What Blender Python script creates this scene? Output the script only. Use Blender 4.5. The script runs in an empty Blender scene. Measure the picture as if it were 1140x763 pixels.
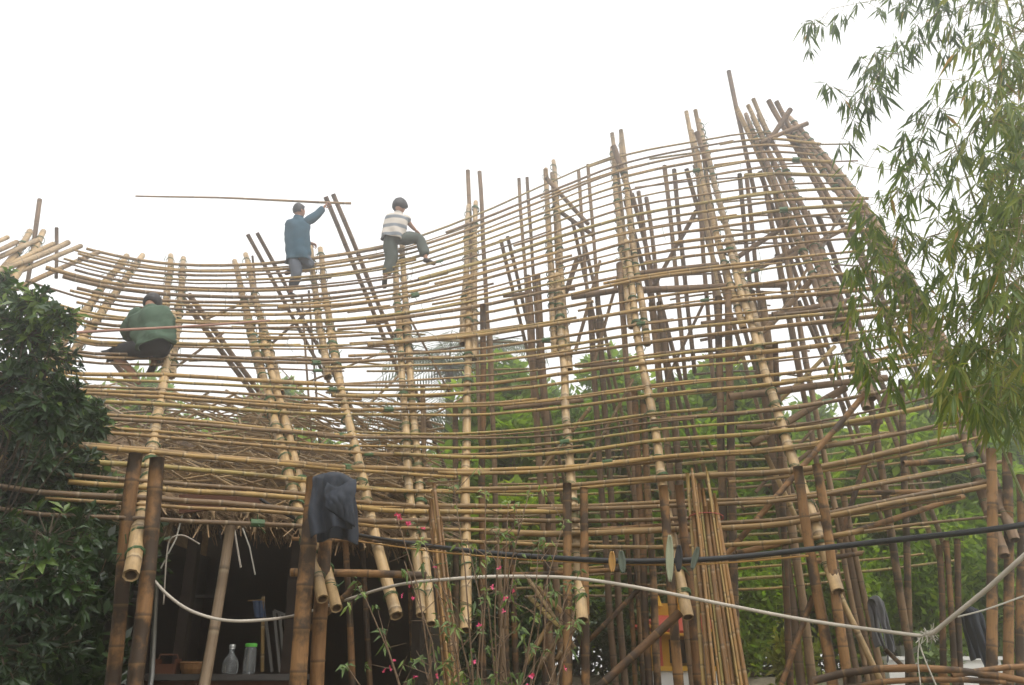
EXPOSURE, GLARE_HAZE = 0.8, 0.012
import bpy, math, random
from mathutils import Vector, Matrix, Euler, Quaternion, noise
random.seed(7)
R = math.radians
scene = bpy.context.scene
col = scene.collection
# ---------------------------------------------------------------- camera
F, CX, CY, PITCH, EYE = 950.0, 570.0, 381.5, R(21), 1.6
cam = bpy.data.objects.new('camera', bpy.data.cameras.new('camera')); col.objects.link(cam)
cam.location = (0, 0, EYE); cam.rotation_euler = (R(90) + PITCH, 0, 0)
cam.data.sensor_width = 36; cam.data.lens = 36 * F / 1140; cam.data.clip_end = 600; cam.data.clip_start = .05
scene.camera = cam
CP, SP = math.cos(PITCH), math.sin(PITCH)
def ray(px, py):
    x = (px - CX) / F; y = -(py - CY) / F
    return Vector((x, CP - y * SP, SP + y * CP))
def P(px, py, Y):
    d = ray(px, py); return Vector((0, 0, EYE)) + d * (Y / d.y)
def proj(p):
    q = p - Vector((0, 0, EYE)); fw = q.y * CP + q.z * SP; up = -q.y * SP + q.z * CP
    return CX + F * q.x / fw, CY - F * up / fw
def ppm(p):                      # photo pixels per metre at a point
    q = p - Vector((0, 0, EYE)); return F / (q.y * CP + q.z * SP)
def spl(pts, n=10):
    out = []
    for k in range(len(pts) - 1):
        p0 = pts[max(k - 1, 0)]; p1 = pts[k]; p2 = pts[k + 1]; p3 = pts[min(k + 2, len(pts) - 1)]
        for q in range(n):
            t = q / n; out.append(.5 * ((2 * p1) + (p2 - p0) * t + (2 * p0 - 5 * p1 + 4 * p2 - p3) * t * t + (3 * p1 - p0 - 3 * p2 + p3) * t ** 3))
    out.append(pts[-1]); return out
# ---------------------------------------------------------------- tagging
def tag(o, label=None, cat=None, group=None, kind=None):
    if label: o['label'] = label
    if cat: o['category'] = cat
    if group: o['group'] = group
    if kind: o['kind'] = kind
    return o
def empty(name, loc, label, cat, group=None):
    o = bpy.data.objects.new(name, None); col.objects.link(o); o.location = loc
    o.empty_display_size = .2
    return tag(o, label, cat, group)
class MB:
    """collects shapes in world space and builds ONE mesh object"""
    def __init__(s): s.v = []; s.f = []; s.uv = []; s.t = []; s.m = []
    def face(s, idx, uvs, t=.5, m=0):
        s.f.append(idx); s.uv.extend(uvs); s.t.append(t); s.m.append(m)
    def poly(s, pts, t=.5, m=0):
        i = len(s.v); s.v.extend(pts); n = len(pts)
        s.face(list(range(i, i + n)), [(0, 0), (1, 0), (1, 1), (0, 1)][:n] if n <= 4 else [(0, 0)] * n, t, m)
    def box(s, c, size, rot=None, t=.5, m=0):
        c = Vector(c); hx, hy, hz = size[0] / 2, size[1] / 2, size[2] / 2
        q = [Vector((x, y, z)) for x in (-hx, hx) for y in (-hy, hy) for z in (-hz, hz)]
        if rot is not None: q = [rot @ k for k in q]
        i = len(s.v); s.v.extend([c + k for k in q])
        for fc in ((0, 1, 3, 2), (4, 6, 7, 5), (0, 4, 5, 1), (2, 3, 7, 6), (0, 2, 6, 4), (1, 5, 7, 3)):
            s.face([i + k for k in fc], [(0, 0), (1, 0), (1, 1), (0, 1)], t, m)
    def beam(s, a, b, w, h, t=.5, m=0, up=Vector((0, 0, 1))):
        a, b = Vector(a), Vector(b); d = (b - a); L = d.length; d.normalize()
        x = d.cross(up)
        if x.length < 1e-3: x = Vector((1, 0, 0))
        x.normalize(); z = x.cross(d)
        s.box((a + b) / 2, (w, L, h), Matrix((x, d, z)).transposed(), t, m)
    def rings(s, pts, rad, sides, t, m, vs, capend=True, hollow=False, capm=None, seal=True):
        n = len(pts); base = len(s.v); ref = None
        for k in range(n):
            d = (pts[min(k + 1, n - 1)] - pts[max(k - 1, 0)])
            if d.length < 1e-7: d = Vector((0, 0, 1))
            d.normalize()
            if ref is None:
                ref = d.cross(Vector((.13, .37, .92)))
                if ref.length < .1: ref = d.cross(Vector((1, 0, 0)))
            ref = ref - d * ref.dot(d); ref.normalize(); bi = d.cross(ref)
            for j in range(sides):
                a = 2 * math.pi * j / sides
                s.v.append(pts[k] + (ref * math.cos(a) + bi * math.sin(a)) * rad[k])
        for k in range(n - 1):
            for j in range(sides):
                j2 = (j + 1) % sides
                s.face([base + k * sides + j, base + k * sides + j2, base + (k + 1) * sides + j2, base + (k + 1) * sides + j],
                       [(j / sides, vs[k]), ((j + 1) / sides, vs[k]), ((j + 1) / sides, vs[k + 1]), (j / sides, vs[k + 1])], t, m)
        if seal:
            cm = m if capm is None else capm
            for e, k in ((0, 0), (1, n - 1)):
                ring = [base + k * sides + j for j in range(sides)]
                if hollow:
                    c = pts[k]; inn = (pts[1] - pts[0]) if e == 0 else (pts[n - 2] - pts[n - 1])
                    inn = inn.normalized() * min(.05, rad[k])
                    i0 = len(s.v); s.v.extend([c + (s.v[q] - c) * .72 for q in ring])
                    i1 = len(s.v); s.v.extend([c + (s.v[q] - c) * .68 + inn for q in ring])
                    for j in range(sides):
                        j2 = (j + 1) % sides
                        s.face([ring[j], ring[j2], i0 + j2, i0 + j], [(.5, .5)] * 4, t, m)
                        s.face([i0 + j, i0 + j2, i1 + j2, i1 + j], [(.5, .5)] * 4, .5, cm)
                    s.face([i1 + j for j in range(sides)], [(.5, .5)] * sides, .5, cm)
                else: s.face(ring, [(.5, .5)] * sides, t, m)
    def tube(s, pts, r, sides=6, t=.5, m=0, r2=None):
        pts = [Vector(p) for p in pts]; n = len(pts); r2 = r if r2 is None else r2
        L = [0.0]
        for k in range(1, n): L.append(L[-1] + (pts[k] - pts[k - 1]).length)
        T = max(L[-1], 1e-6)
        s.rings(pts, [r + (r2 - r) * l / T for l in L], sides, t, m, [l / .33 for l in L])
    def cane(s, pts, r, r2=None, sides=8, node=.34, t=None, m=0, capm=None, ph=None):
        """bamboo culm along a polyline: swollen rings at every node, hollow ends"""
        pts = [Vector(p) for p in pts]; r2 = r if r2 is None else r2
        t = random.random() if t is None else t
        L = [0.0]
        for k in range(1, len(pts)): L.append(L[-1] + (pts[k] - pts[k - 1]).length)
        T = L[-1]
        def at(x):
            for k in range(1, len(pts)):
                if x <= L[k] or k == len(pts) - 1:
                    w = (x - L[k - 1]) / max(L[k] - L[k - 1], 1e-6); return pts[k - 1].lerp(pts[k], w)
        ph = random.uniform(.1, .9) if ph is None else ph
        st = [(0.0, 1.0)]; x = node * ph; off = 1 - ph
        e = min(.018, r * .5)
        while x < T - .03:
            if x > .03: st += [(x - e, 1.0), (x, 1.055), (x + e, .99)]
            x += node
        st.append((T, 1.0))
        sd = random.random() * 50
        ps = [at(a) + Vector((noise.noise(Vector((a * .8, sd, 0))), noise.noise(Vector((a * .8, sd, 7))), noise.noise(Vector((a * .8, sd, 3))))) * r * .55 for a, _ in st]
        rr = [(r + (r2 - r) * a / T) * k * (1 + .09 * noise.noise(Vector((a * 1.7, sd, 4)))) for a, k in st]
        s.rings(ps, rr, sides, t, m, [(a / node + off) for a, _ in st], hollow=True, capm=capm)
    def leaf(s, b, d, nrm, L, w, t=.5, m=0, fold=.25, droop=0.0, wp=.4):
        d = d.normalized(); x = d.cross(nrm)
        if x.length < 1e-3: x = d.cross(Vector((.3, .9, .1)))
        x.normalize(); n = x.cross(d); g = Vector((0, 0, -1)) * (droop * L)
        i = len(s.v)
        s.v.extend([b, b + d * L * wp + x * w / 2 + n * fold * w + g * .2, b + d * L * (wp + .02) + g * .2, b + d * L * wp - x * w / 2 + n * fold * w + g * .2,
                    b + d * L + g])
        s.face([i, i + 1, i + 2], [(0, 0), (1, .4), (.5, .4)], t, m); s.face([i + 1, i + 4, i + 2], [(1, .4), (.5, 1), (.5, .4)], t, m)
        s.face([i, i + 2, i + 3], [(0, 0), (.5, .4), (0, .4)], t, m); s.face([i + 2, i + 4, i + 3], [(.5, .4), (.5, 1), (0, .4)], t, m)
    def leaf4(s, b, d, nrm, L, w, t=.5, m=0):
        d = d.normalized(); x = d.cross(nrm)
        if x.length < 1e-3: x = Vector((1, 0, 0))
        x.normalize(); i = len(s.v)
        s.v.extend([b, b + d * L * .45 + x * w / 2, b + d * L, b + d * L * .45 - x * w / 2])
        s.face([i, i + 1, i + 2, i + 3], [(.5, 0), (1, .45), (.5, 1), (0, .45)], t, m)
    def lathe(s, c, prof, sides=14, t=.5, m=0, axis=None):
        c = Vector(c); ax = Vector((0, 0, 1)) if axis is None else axis.normalized()
        s.rings([c + ax * h for _, h in prof], [max(r, 1e-4) for r, _ in prof], sides, t, m, [h for _, h in prof])
    def ellip(s, c, rx, ry, rz, rot=None, t=.5, m=0, nu=14, nv=9, f=None):
        c = Vector(c); base = len(s.v)
        for k in range(nv + 1):
            ph = math.pi * k / nv
            for j in range(nu):
                a = 2 * math.pi * j / nu
                q = Vector((math.sin(ph) * math.cos(a), math.sin(ph) * math.sin(a), math.cos(ph)))
                if f: q = f(q)
                q = Vector((q.x * rx, q.y * ry, q.z * rz))
                s.v.append(c + (rot @ q if rot is not None else q))
        for k in range(nv):
            for j in range(nu):
                j2 = (j + 1) % nu
                s.face([base + k * nu + j, base + (k + 1) * nu + j, base + (k + 1) * nu + j2, base + k * nu + j2],
                       [(j / nu, k / nv)] * 4, t, m)
    def build(s, name, mats, parent=None, smooth=False, origin=None, label=None, cat=None, group=None, kind=None):
        if not isinstance(mats, (list, tuple)): mats = [mats]
        off = Vector((0, 0, 0))
        if parent is not None: off = par_loc(parent)
        elif origin is not None: off = Vector(origin)
        elif s.v:
            xs = [p[0] for p in s.v]; ys = [p[1] for p in s.v]; zs = [p[2] for p in s.v]
            off = Vector(((min(xs) + max(xs)) / 2, (min(ys) + max(ys)) / 2, min(zs)))
        me = bpy.data.meshes.new(name)
        me.from_pydata([tuple(Vector(p) - off) for p in s.v], [], s.f)
        for mt in mats: me.materials.append(mt)
        me.polygons.foreach_set('material_index', s.m)
        if smooth: me.polygons.foreach_set('use_smooth', [True] * len(s.f))
        u = me.uv_layers.new(name='UVMap'); u.data.foreach_set('uv', [c for q in s.uv for c in q])
        a = me.attributes.new('tint', 'FLOAT', 'FACE'); a.data.foreach_set('value', s.t)
        me.update()
        o = bpy.data.objects.new(name, me); col.objects.link(o)
        if parent is not None: o.parent = parent
        else: o.location = off
        return tag(o, label, cat, group, kind)
def par_loc(o):
    p = Vector((0, 0, 0))
    while o is not None: p += Vector(o.location); o = o.parent
    return p
# ---------------------------------------------------------------- materials
def new_mat(name):
    m = bpy.data.materials.new(name); m.use_nodes = True; nt = m.node_tree
    for n in list(nt.nodes): nt.nodes.remove(n)
    out = nt.nodes.new('ShaderNodeOutputMaterial'); b = nt.nodes.new('ShaderNodeBsdfPrincipled')
    nt.links.new(b.outputs[0], out.inputs[0]); return m, nt, b, out
def N(nt, typ, **kw):
    n = nt.nodes.new(typ)
    for k, v in kw.items(): setattr(n, k, v)
    return n
def ramp(nt, fac, stops):
    r = N(nt, 'ShaderNodeValToRGB'); e = r.color_ramp.elements
    while len(e) < len(stops): e.new(.5)
    for k, (p, c) in enumerate(stops): e[k].position = p; e[k].color = (*c, 1)
    nt.links.new(fac, r.inputs[0]); return r.outputs[0]
def mixc(nt, mode, fac, a, b):
    n = N(nt, 'ShaderNodeMix', data_type='RGBA', blend_type=mode)
    if isinstance(fac, (int, float)): n.inputs[0].default_value = fac
    else: nt.links.new(fac, n.inputs[0])
    for s, k in ((6, a), (7, b)):
        if isinstance(k, tuple): n.inputs[s].default_value = (*k, 1)
        else: nt.links.new(k, n.inputs[s])
    return n.outputs[2]
def noise_tex(nt, vec, scale, detail=4, rough=.6):
    t = N(nt, 'ShaderNodeTexNoise'); t.inputs['Scale'].default_value = scale; t.inputs['Detail'].default_value = detail
    t.inputs['Roughness'].default_value = rough
    if vec is not None: nt.links.new(vec, t.inputs['Vector'])
    return t.outputs[0]
def tint_out(nt): return N(nt, 'ShaderNodeAttribute', attribute_name='tint').outputs['Fac']
def bamboo_mat(name, stops, ring=(.07, .05, .03), pale=(.5, .42, .28), blotch=(.10, .07, .04), bfac=.5, rough=.5, lo=.5, hi=.66):
    m, nt, b, _ = new_mat(name)
    c = ramp(nt, tint_out(nt), stops)
    uv = N(nt, 'ShaderNodeTexCoord')
    geo = N(nt, 'ShaderNodeNewGeometry')
    sep = N(nt, 'ShaderNodeSeparateXYZ'); nt.links.new(uv.outputs['UV'], sep.inputs[0])
    mp = N(nt, 'ShaderNodeMapping'); mp.inputs['Scale'].default_value = (9, .7, 1); nt.links.new(uv.outputs['UV'], mp.inputs[0])
    comb = N(nt, 'ShaderNodeVectorMath', operation='ADD'); nt.links.new(mp.outputs[0], comb.inputs[0]); nt.links.new(geo.outputs['Position'], comb.inputs[1])
    st = noise_tex(nt, comb.outputs[0], 1.6, 5, .7)
    c = mixc(nt, 'MULTIPLY', .75, c, ramp(nt, st, [(.3, (.55, .5, .45)), (.5, (1, 1, 1)), (.72, (1.25, 1.2, 1.1))]))
    bl = noise_tex(nt, geo.outputs['Position'], 3.1, 5, .65)
    f = ramp(nt, bl, [(lo, (0, 0, 0)), (hi, (bfac, bfac, bfac))])
    c = mixc(nt, 'MIX', f, c, blotch)
    fr = N(nt, 'ShaderNodeMath', operation='FRACT'); nt.links.new(sep.outputs[1], fr.inputs[0])
    rg = ramp(nt, fr.outputs[0], [(0, (.75, .75, .75)), (.018, (.7, .7, .7)), (.035, (0, 0, 0)), (.96, (0, 0, 0)), (.985, (.5, .5, .5))])
    c = mixc(nt, 'MIX', rg, c, ring)
    pl = ramp(nt, fr.outputs[0], [(.03, (0, 0, 0)), (.05, (.4, .4, .4)), (.12, (0, 0, 0))])
    c = mixc(nt, 'MIX', pl, c, pale)
    nt.links.new(c, b.inputs['Base Color']); b.inputs['Roughness'].default_value = rough
    b.inputs['Specular IOR Level'].default_value = .35
    bp = N(nt, 'ShaderNodeBump'); bp.inputs['Strength'].default_value = .25; bp.inputs['Distance'].default_value = .01
    nt.links.new(st, bp.inputs['Height']); nt.links.new(bp.outputs[0], b.inputs['Normal'])
    return m
def leaf_mat(name, stops, trans=.35, rough=.45, tcol=1.6):
    m, nt, b, out = new_mat(name)
    c = ramp(nt, tint_out(nt), stops)
    g = N(nt, 'ShaderNodeNewGeometry')
    c = mixc(nt, 'MULTIPLY', .6, c, ramp(nt, noise_tex(nt, g.outputs['Position'], 7, 3), [(.3, (.7, .7, .65)), (.7, (1.25, 1.2, 1.1))]))
    nt.links.new(c, b.inputs['Base Color']); b.inputs['Roughness'].default_value = rough; b.inputs['Specular IOR Level'].default_value = .35
    tr = N(nt, 'ShaderNodeBsdfTranslucent'); c2 = mixc(nt, 'MULTIPLY', 1, c, (tcol, tcol * 1.1, tcol * .5)); nt.links.new(c2, tr.inputs[0])
    mx = N(nt, 'ShaderNodeMixShader'); mx.inputs[0].default_value = trans
    nt.links.new(b.outputs[0], mx.inputs[1]); nt.links.new(tr.outputs[0], mx.inputs[2]); nt.links.new(mx.outputs[0], out.inputs[0])
    return m
def plain(name, c, rough=.7, var=.35, scale=6, metal=0, spec=.3, c2=None, bump=.2, stretch=None):
    m, nt, b, _ = new_mat(name)
    g = N(nt, 'ShaderNodeNewGeometry'); vec = g.outputs['Position']
    if stretch:
        mp = N(nt, 'ShaderNodeMapping'); mp.inputs['Scale'].default_value = stretch; nt.links.new(vec, mp.inputs[0]); vec = mp.outputs[0]
    n = noise_tex(nt, vec, scale, 5, .65)
    c2 = c2 or tuple(k * .55 for k in c)
    q = mixc(nt, 'MIX', ramp(nt, n, [(.32, (0, 0, 0)), (.68, (1, 1, 1))]), tuple(x * (1 - var) + y * var for x, y in zip(c, c2)), c)
    nt.links.new(q, b.inputs['Base Color']); b.inputs['Roughness'].default_value = rough; b.inputs['Metallic'].default_value = metal
    b.inputs['Specular IOR Level'].default_value = spec
    if bump:
        bp = N(nt, 'ShaderNodeBump'); bp.inputs['Strength'].default_value = bump; bp.inputs['Distance'].default_value = .01
        nt.links.new(n, bp.inputs['Height']); nt.links.new(bp.outputs[0], b.inputs['Normal'])
    return m
M = {}
M['tan'] = bamboo_mat('pale_bamboo', [(0, (.27, .17, .075)), (.35, (.36, .24, .11)), (.7, (.42, .29, .145)), (1, (.31, .23, .14))], bfac=.6, lo=.46)
M['stone'] = plain('pale_stone', (.42, .40, .37), .9, .6, 5)
M['grey2'] = bamboo_mat('bare_wood_pole', [(0, (.2, .14, .09)), (1, (.34, .25, .16))], bfac=.5)
M['cut'] = plain('bamboo_hollow_shade', (.10, .06, .03))  # dark inset of cane ends: shade of the hollow put into the colour
M['batten'] = bamboo_mat('batten_bamboo', [(0, (.13, .078, .035)), (.3, (.27, .165, .058)), (.6, (.35, .22, .07)), (.8, (.31, .23, .065)), (1, (.15, .11, .07))], bfac=.6, lo=.47)
M['dark'] = bamboo_mat('weathered_bamboo', [(0, (.09, .047, .02)), (.4, (.17, .086, .033)), (.75, (.26, .137, .05)), (1, (.17, .11, .06))],
                       ring=(.045, .03, .02), pale=(.34, .20, .08), blotch=(.028, .019, .012), bfac=.9, rough=.65, lo=.45, hi=.56)
M['grey'] = bamboo_mat('grey_old_bamboo', [(0, (.12, .075, .042)), (.5, (.20, .125, .07)), (1, (.27, .175, .095))], ring=(.06, .045, .03),
                       pale=(.25, .2, .14), blotch=(.06, .045, .035), bfac=.6, rough=.7)
M['yellow'] = bamboo_mat('yellow_cane', [(0, (.13, .065, .022)), (.4, (.25, .13, .042)), (.75, (.34, .20, .068)), (1, (.30, .25, .085))], bfac=.35)
M['tie'] = plain('green_plastic_tie', (.06, .12, .045), rough=.45, var=.6, scale=9)
M['redtie'] = plain('red_plastic_tie', (.32, .05, .04), rough=.4)
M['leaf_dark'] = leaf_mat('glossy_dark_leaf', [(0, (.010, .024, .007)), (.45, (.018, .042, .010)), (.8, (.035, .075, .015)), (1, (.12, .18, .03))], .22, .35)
M['leaf_bamboo'] = leaf_mat('bamboo_leaf', [(0, (.03, .06, .012)), (.4, (.075, .12, .016)), (.75, (.15, .19, .022)), (.95, (.25, .235, .04)), (1, (.34, .19, .06))], .45, .5, 1.7)
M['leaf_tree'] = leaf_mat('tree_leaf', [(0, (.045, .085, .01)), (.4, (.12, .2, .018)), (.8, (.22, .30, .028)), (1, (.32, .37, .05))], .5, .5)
M['leaf_pale'] = leaf_mat('pale_leaf', [(0, (.06, .10, .03)), (.6, (.12, .18, .06)), (1, (.2, .26, .08))], .3, .5)
M['leaf_gold'] = leaf_mat('golden_leaf', [(0, (.09, .13, .02)), (.6, (.2, .22, .03)), (1, (.36, .31, .05))], .35, .5)
M['palm'] = leaf_mat('palm_leaf', [(0, (.05, .08, .04)), (1, (.12, .15, .07))], .25, .5)
M['petal'] = leaf_mat('pink_petal', [(0, (.55, .05, .16)), (1, (.72, .13, .27))], .3, .6, 1.1)
M['bark'] = plain('bark', (.10, .075, .05), .9, .6, 9, stretch=(1, 1, .25), bump=.6)
M['twig'] = plain('thin_twig', (.13, .085, .05), .85, .5, 12)
M['green_twig'] = plain('green_twig', (.12, .14, .05), .7, .5, 8)
M['thatch'] = plain('straw_thatch', (.24, .16, .085), .95, .85, 14, c2=(.05, .03, .016), stretch=(1, .4, .4), bump=.8)
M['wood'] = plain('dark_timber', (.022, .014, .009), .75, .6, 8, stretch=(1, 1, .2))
M['redwood'] = plain('red_brown_timber', (.12, .045, .022), .6, .5, 7, stretch=(.2, 1, 1))
M['pipe'] = plain('white_plastic_pipe', (.46, .41, .34), .5, .5, 5, bump=.05)
M['cable'] = plain('black_rubber', (.02, .021, .022), .45, .3, 10, bump=.05)
M['blue'] = plain('dark_blue_cloth', (.035, .085, .12), .9, .3, 9)
M['greyblue'] = plain('grey_blue_cloth', (.10, .115, .14), .9, .3, 9)
M['greenc'] = plain('green_cloth', (.055, .095, .06), .9, .3, 7)
M['olive'] = plain('olive_grey_cloth', (.085, .10, .085), .9, .3, 9)
M['black'] = plain('black_cloth', (.022, .022, .025), .9, .3, 9)
M['navy'] = plain('charcoal_jacket_cloth', (.028, .034, .045), .8, .4, 9)
M['skin'] = plain('skin', (.42, .22, .14), .55, .2, 9, bump=.05)
M['hair'] = plain('black_hair', (.012, .010, .010), .5, .3, 30)
M['shoe'] = plain('dark_shoe', (.03, .025, .025), .7)
M['white'] = plain('white_paint', (.72, .71, .68), .7, .25, 3)
M['metal'] = plain('galvanised_metal', (.42, .42, .40), .4, .2, 6, metal=.8)
M['shrine'] = plain('yellow_paint', (.62, .34, .03), .6, .35, 6)
M['shrinered'] = plain('red_paint', (.42, .06, .035), .6, .3, 6)
M['rope'] = plain('pink_brown_rod', (.33, .18, .13), .7, .3, 8)
M['stringm'] = plain('pale_string', (.5, .47, .4), .9)
M['dry'] = plain('dry_leaf', (.36, .20, .06), .8)
M['greyleaf'] = plain('grey_green_plastic', (.10, .12, .09), .6)
M['paleleaf'] = plain('pale_green_plastic', (.28, .30, .20), .6)
M['gcloth'] = plain('grey_cloth', (.16, .16, .17), .9)
M['bluecloth'] = plain('faded_blue_cloth', (.09, .13, .22), .9)
M['wicker'] = plain('wicker', (.26, .13, .05), .85, .6, 40)
M['lid'] = plain('green_lid', (.10, .42, .05), .5)
m_, nt_, b_, _ = new_mat('striped_shirt_cloth')
g_ = N(nt_, 'ShaderNodeTexCoord'); s_ = N(nt_, 'ShaderNodeSeparateXYZ'); nt_.links.new(g_.outputs['Object'], s_.inputs[0])
w_ = N(nt_, 'ShaderNodeMath', operation='MULTIPLY'); w_.inputs[1].default_value = 6.0; nt_.links.new(s_.outputs[2], w_.inputs[0])
f_ = N(nt_, 'ShaderNodeMath', operation='FRACT'); nt_.links.new(w_.outputs[0], f_.inputs[0])
nt_.links.new(ramp(nt_, f_.outputs[0], [(0, (.55, .50, .44)), (.55, (.55, .50, .44)), (.6, (.17, .19, .21)), (.92, (.17, .19, .21)), (1, (.55, .5, .44))]), b_.inputs['Base Color'])
b_.inputs['Roughness'].default_value = .9
M['shirt'] = m_
m_, nt_, b_, _ = new_mat('clear_glass')
b_.inputs['Base Color'].default_value = (.8, .85, .85, 1); b_.inputs['Roughness'].default_value = .08; b_.inputs['Transmission Weight'].default_value = .9
M['glass'] = m_
def ground_mat():
    m, nt, b, _ = new_mat('earth_ground'); g = N(nt, 'ShaderNodeNewGeometry')
    n1 = noise_tex(nt, g.outputs['Position'], .6, 6); n2 = noise_tex(nt, g.outputs['Position'], 9, 6)
    c = ramp(nt, n1, [(.35, (.13, .10, .065)), (.5, (.2, .17, .12)), (.65, (.07, .10, .035))])
    c = mixc(nt, 'MULTIPLY', .7, c, ramp(nt, n2, [(.3, (.5, .5, .5)), (.7, (1.4, 1.4, 1.4))]))
    nt.links.new(c, b.inputs['Base Color']); b.inputs['Roughness'].default_value = .95
    bp = N(nt, 'ShaderNodeBump'); bp.inputs['Distance'].default_value = .05; nt.links.new(n2, bp.inputs['Height']); nt.links.new(bp.outputs[0], b.inputs['Normal'])
    return m
M['ground'] = ground_mat()
# ---------------------------------------------------------------- sky, sun, air
SUN_EL, SUN_AZ = R(62), R(140)      # azimuth measured from +Y (view direction) towards +X
world = bpy.data.worlds.new('World'); scene.world = world; world.use_nodes = True
wn = world.node_tree; bg = wn.nodes['Background']
sky = wn.nodes.new('ShaderNodeTexSky'); sky.sky_type = 'NISHITA'; sky.sun_disc = False
sky.sun_elevation = SUN_EL; sky.sun_rotation = SUN_AZ; sky.dust_density = 6; sky.air_density = 1.0; sky.ozone_density = 1
hs = wn.nodes.new('ShaderNodeHueSaturation'); hs.inputs['Saturation'].default_value = .12
wn.links.new(sky.outputs[0], hs.inputs['Color']); cl = wn.nodes.new('ShaderNodeMix'); cl.data_type = 'RGBA'; cl.inputs[0].default_value = .65      # closed bright cloud layer over the clear sky
cl.inputs[7].default_value = (6.9, 6.85, 6.75, 1); wn.links.new(hs.outputs[0], cl.inputs[6]); wn.links.new(cl.outputs[2], bg.inputs[0]); bg.inputs[1].default_value = .15
sl = bpy.data.lights.new('sun', 'SUN'); sl.energy = .7; sl.angle = R(22); sl.color = (1, .96, .9)
sun = bpy.data.objects.new('sun', sl); col.objects.link(sun)
sd = Vector((math.sin(SUN_AZ) * math.cos(SUN_EL), math.cos(SUN_AZ) * math.cos(SUN_EL), math.sin(SUN_EL)))
sun.rotation_euler = sd.to_track_quat('Z', 'Y').to_euler(); sun.location = (0, 0, 40)
scene.view_settings.view_transform = 'Standard'; scene.view_settings.look = 'None'
scene.view_settings.exposure = EXPOSURE; scene.view_settings.gamma = 1
try: scene.view_settings.use_curve_mapping = False
except Exception: pass
c = scene.cycles; c.use_denoising = True; c.max_bounces = 7; c.diffuse_bounces = 3; c.glossy_bounces = 2; c.transmission_bounces = 4
c.volume_bounces = 1; c.transparent_max_bounces = 8; c.use_adaptive_sampling = True; c.adaptive_threshold = .02
try: c.use_fast_gi = False; c.caustics_reflective = False; c.caustics_refractive = False
except Exception: pass
# thin forward-scattering mist, added to imitate veiling glare from the bright sky
hz = MB(); hz.box((0, 12, 7.45), (180, 130, 17.1), m=0)
m = bpy.data.materials.new('mist'); m.use_nodes = True; nt = m.node_tree
for n in list(nt.nodes): nt.nodes.remove(n)
o_ = nt.nodes.new('ShaderNodeOutputMaterial'); pv = nt.nodes.new('ShaderNodeVolumePrincipled')
pv.inputs['Color'].default_value = (.97, .97, .97, 1); pv.inputs['Density'].default_value = GLARE_HAZE; pv.inputs['Anisotropy'].default_value = .9
nt.links.new(pv.outputs[0], o_.inputs['Volume'])
hz.build('glare_haze', m, kind='stuff', origin=(0, 12, -1.1))
# ---------------------------------------------------------------- ground: flat yard rising to a terrace at the back
def gz(x, y):
    k = max(0, min(1, (y - 15.5) / 3.0)); k = k * k * (3 - 2 * k)
    return 1.45 * k
g = MB(); nx, ny = 48, 56
xs = [-75 + 150 * i / nx for i in range(nx + 1)]; ys = [-40 + 110 * j / ny for j in range(ny + 1)]
for y in ys:
    for x in xs: g.v.append(Vector((x, y, gz(x, y) + (noise.noise(Vector((x * .3, y * .3, 0))) * .06 if abs(x) > 0 else 0))))
for j in range(ny):
    for i in range(nx):
        a = j * (nx + 1) + i; g.face([a, a + 1, a + nx + 2, a + nx + 1], [(0, 0), (1, 0), (1, 1), (0, 1)])
g.build('ground', M['ground'], smooth=True, kind='structure', origin=(0, 0, 0))
# ---------------------------------------------------------------- the bamboo roof frame
# rafters of the near slope: (eave px,py,Y) (ridge px,py,Y) (mid px,py), end pixel-y of the lowest tip
COLS = [
    ((-150, 500, 6.0), (40, 262, 10.6), (-50, 385)),
    ((-25, 560, 6.6), (148, 287, 11.4), (66, 405)),
    ((157, 580, 7.4), (197, 293, 11.8), (181, 430)),
    ((351, 592, 8.2), (269, 293, 12.0), (304, 425)),
    ((419, 606, 9.0), (354, 285, 12.3), (383, 458)),
    ((470, 606, 9.5), (444, 268, 12.7), (456, 450)),
    ((519, 608, 9.8), (524, 240, 13.1), (520, 450)),
    ((640, 612, 9.8), (612, 202, 13.4), (627, 430)),
    ((752, 612, 9.5), (687, 172, 13.4), (714, 395)),
    ((914, 604, 9.0), (779, 152, 13.2), (846, 395)),
    ((1015, 585, 8.9), (846, 143, 13.0), (925, 330)),
    ((1112, 568, 8.8), (893, 150, 12.6), (1022, 345)),
]
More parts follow.
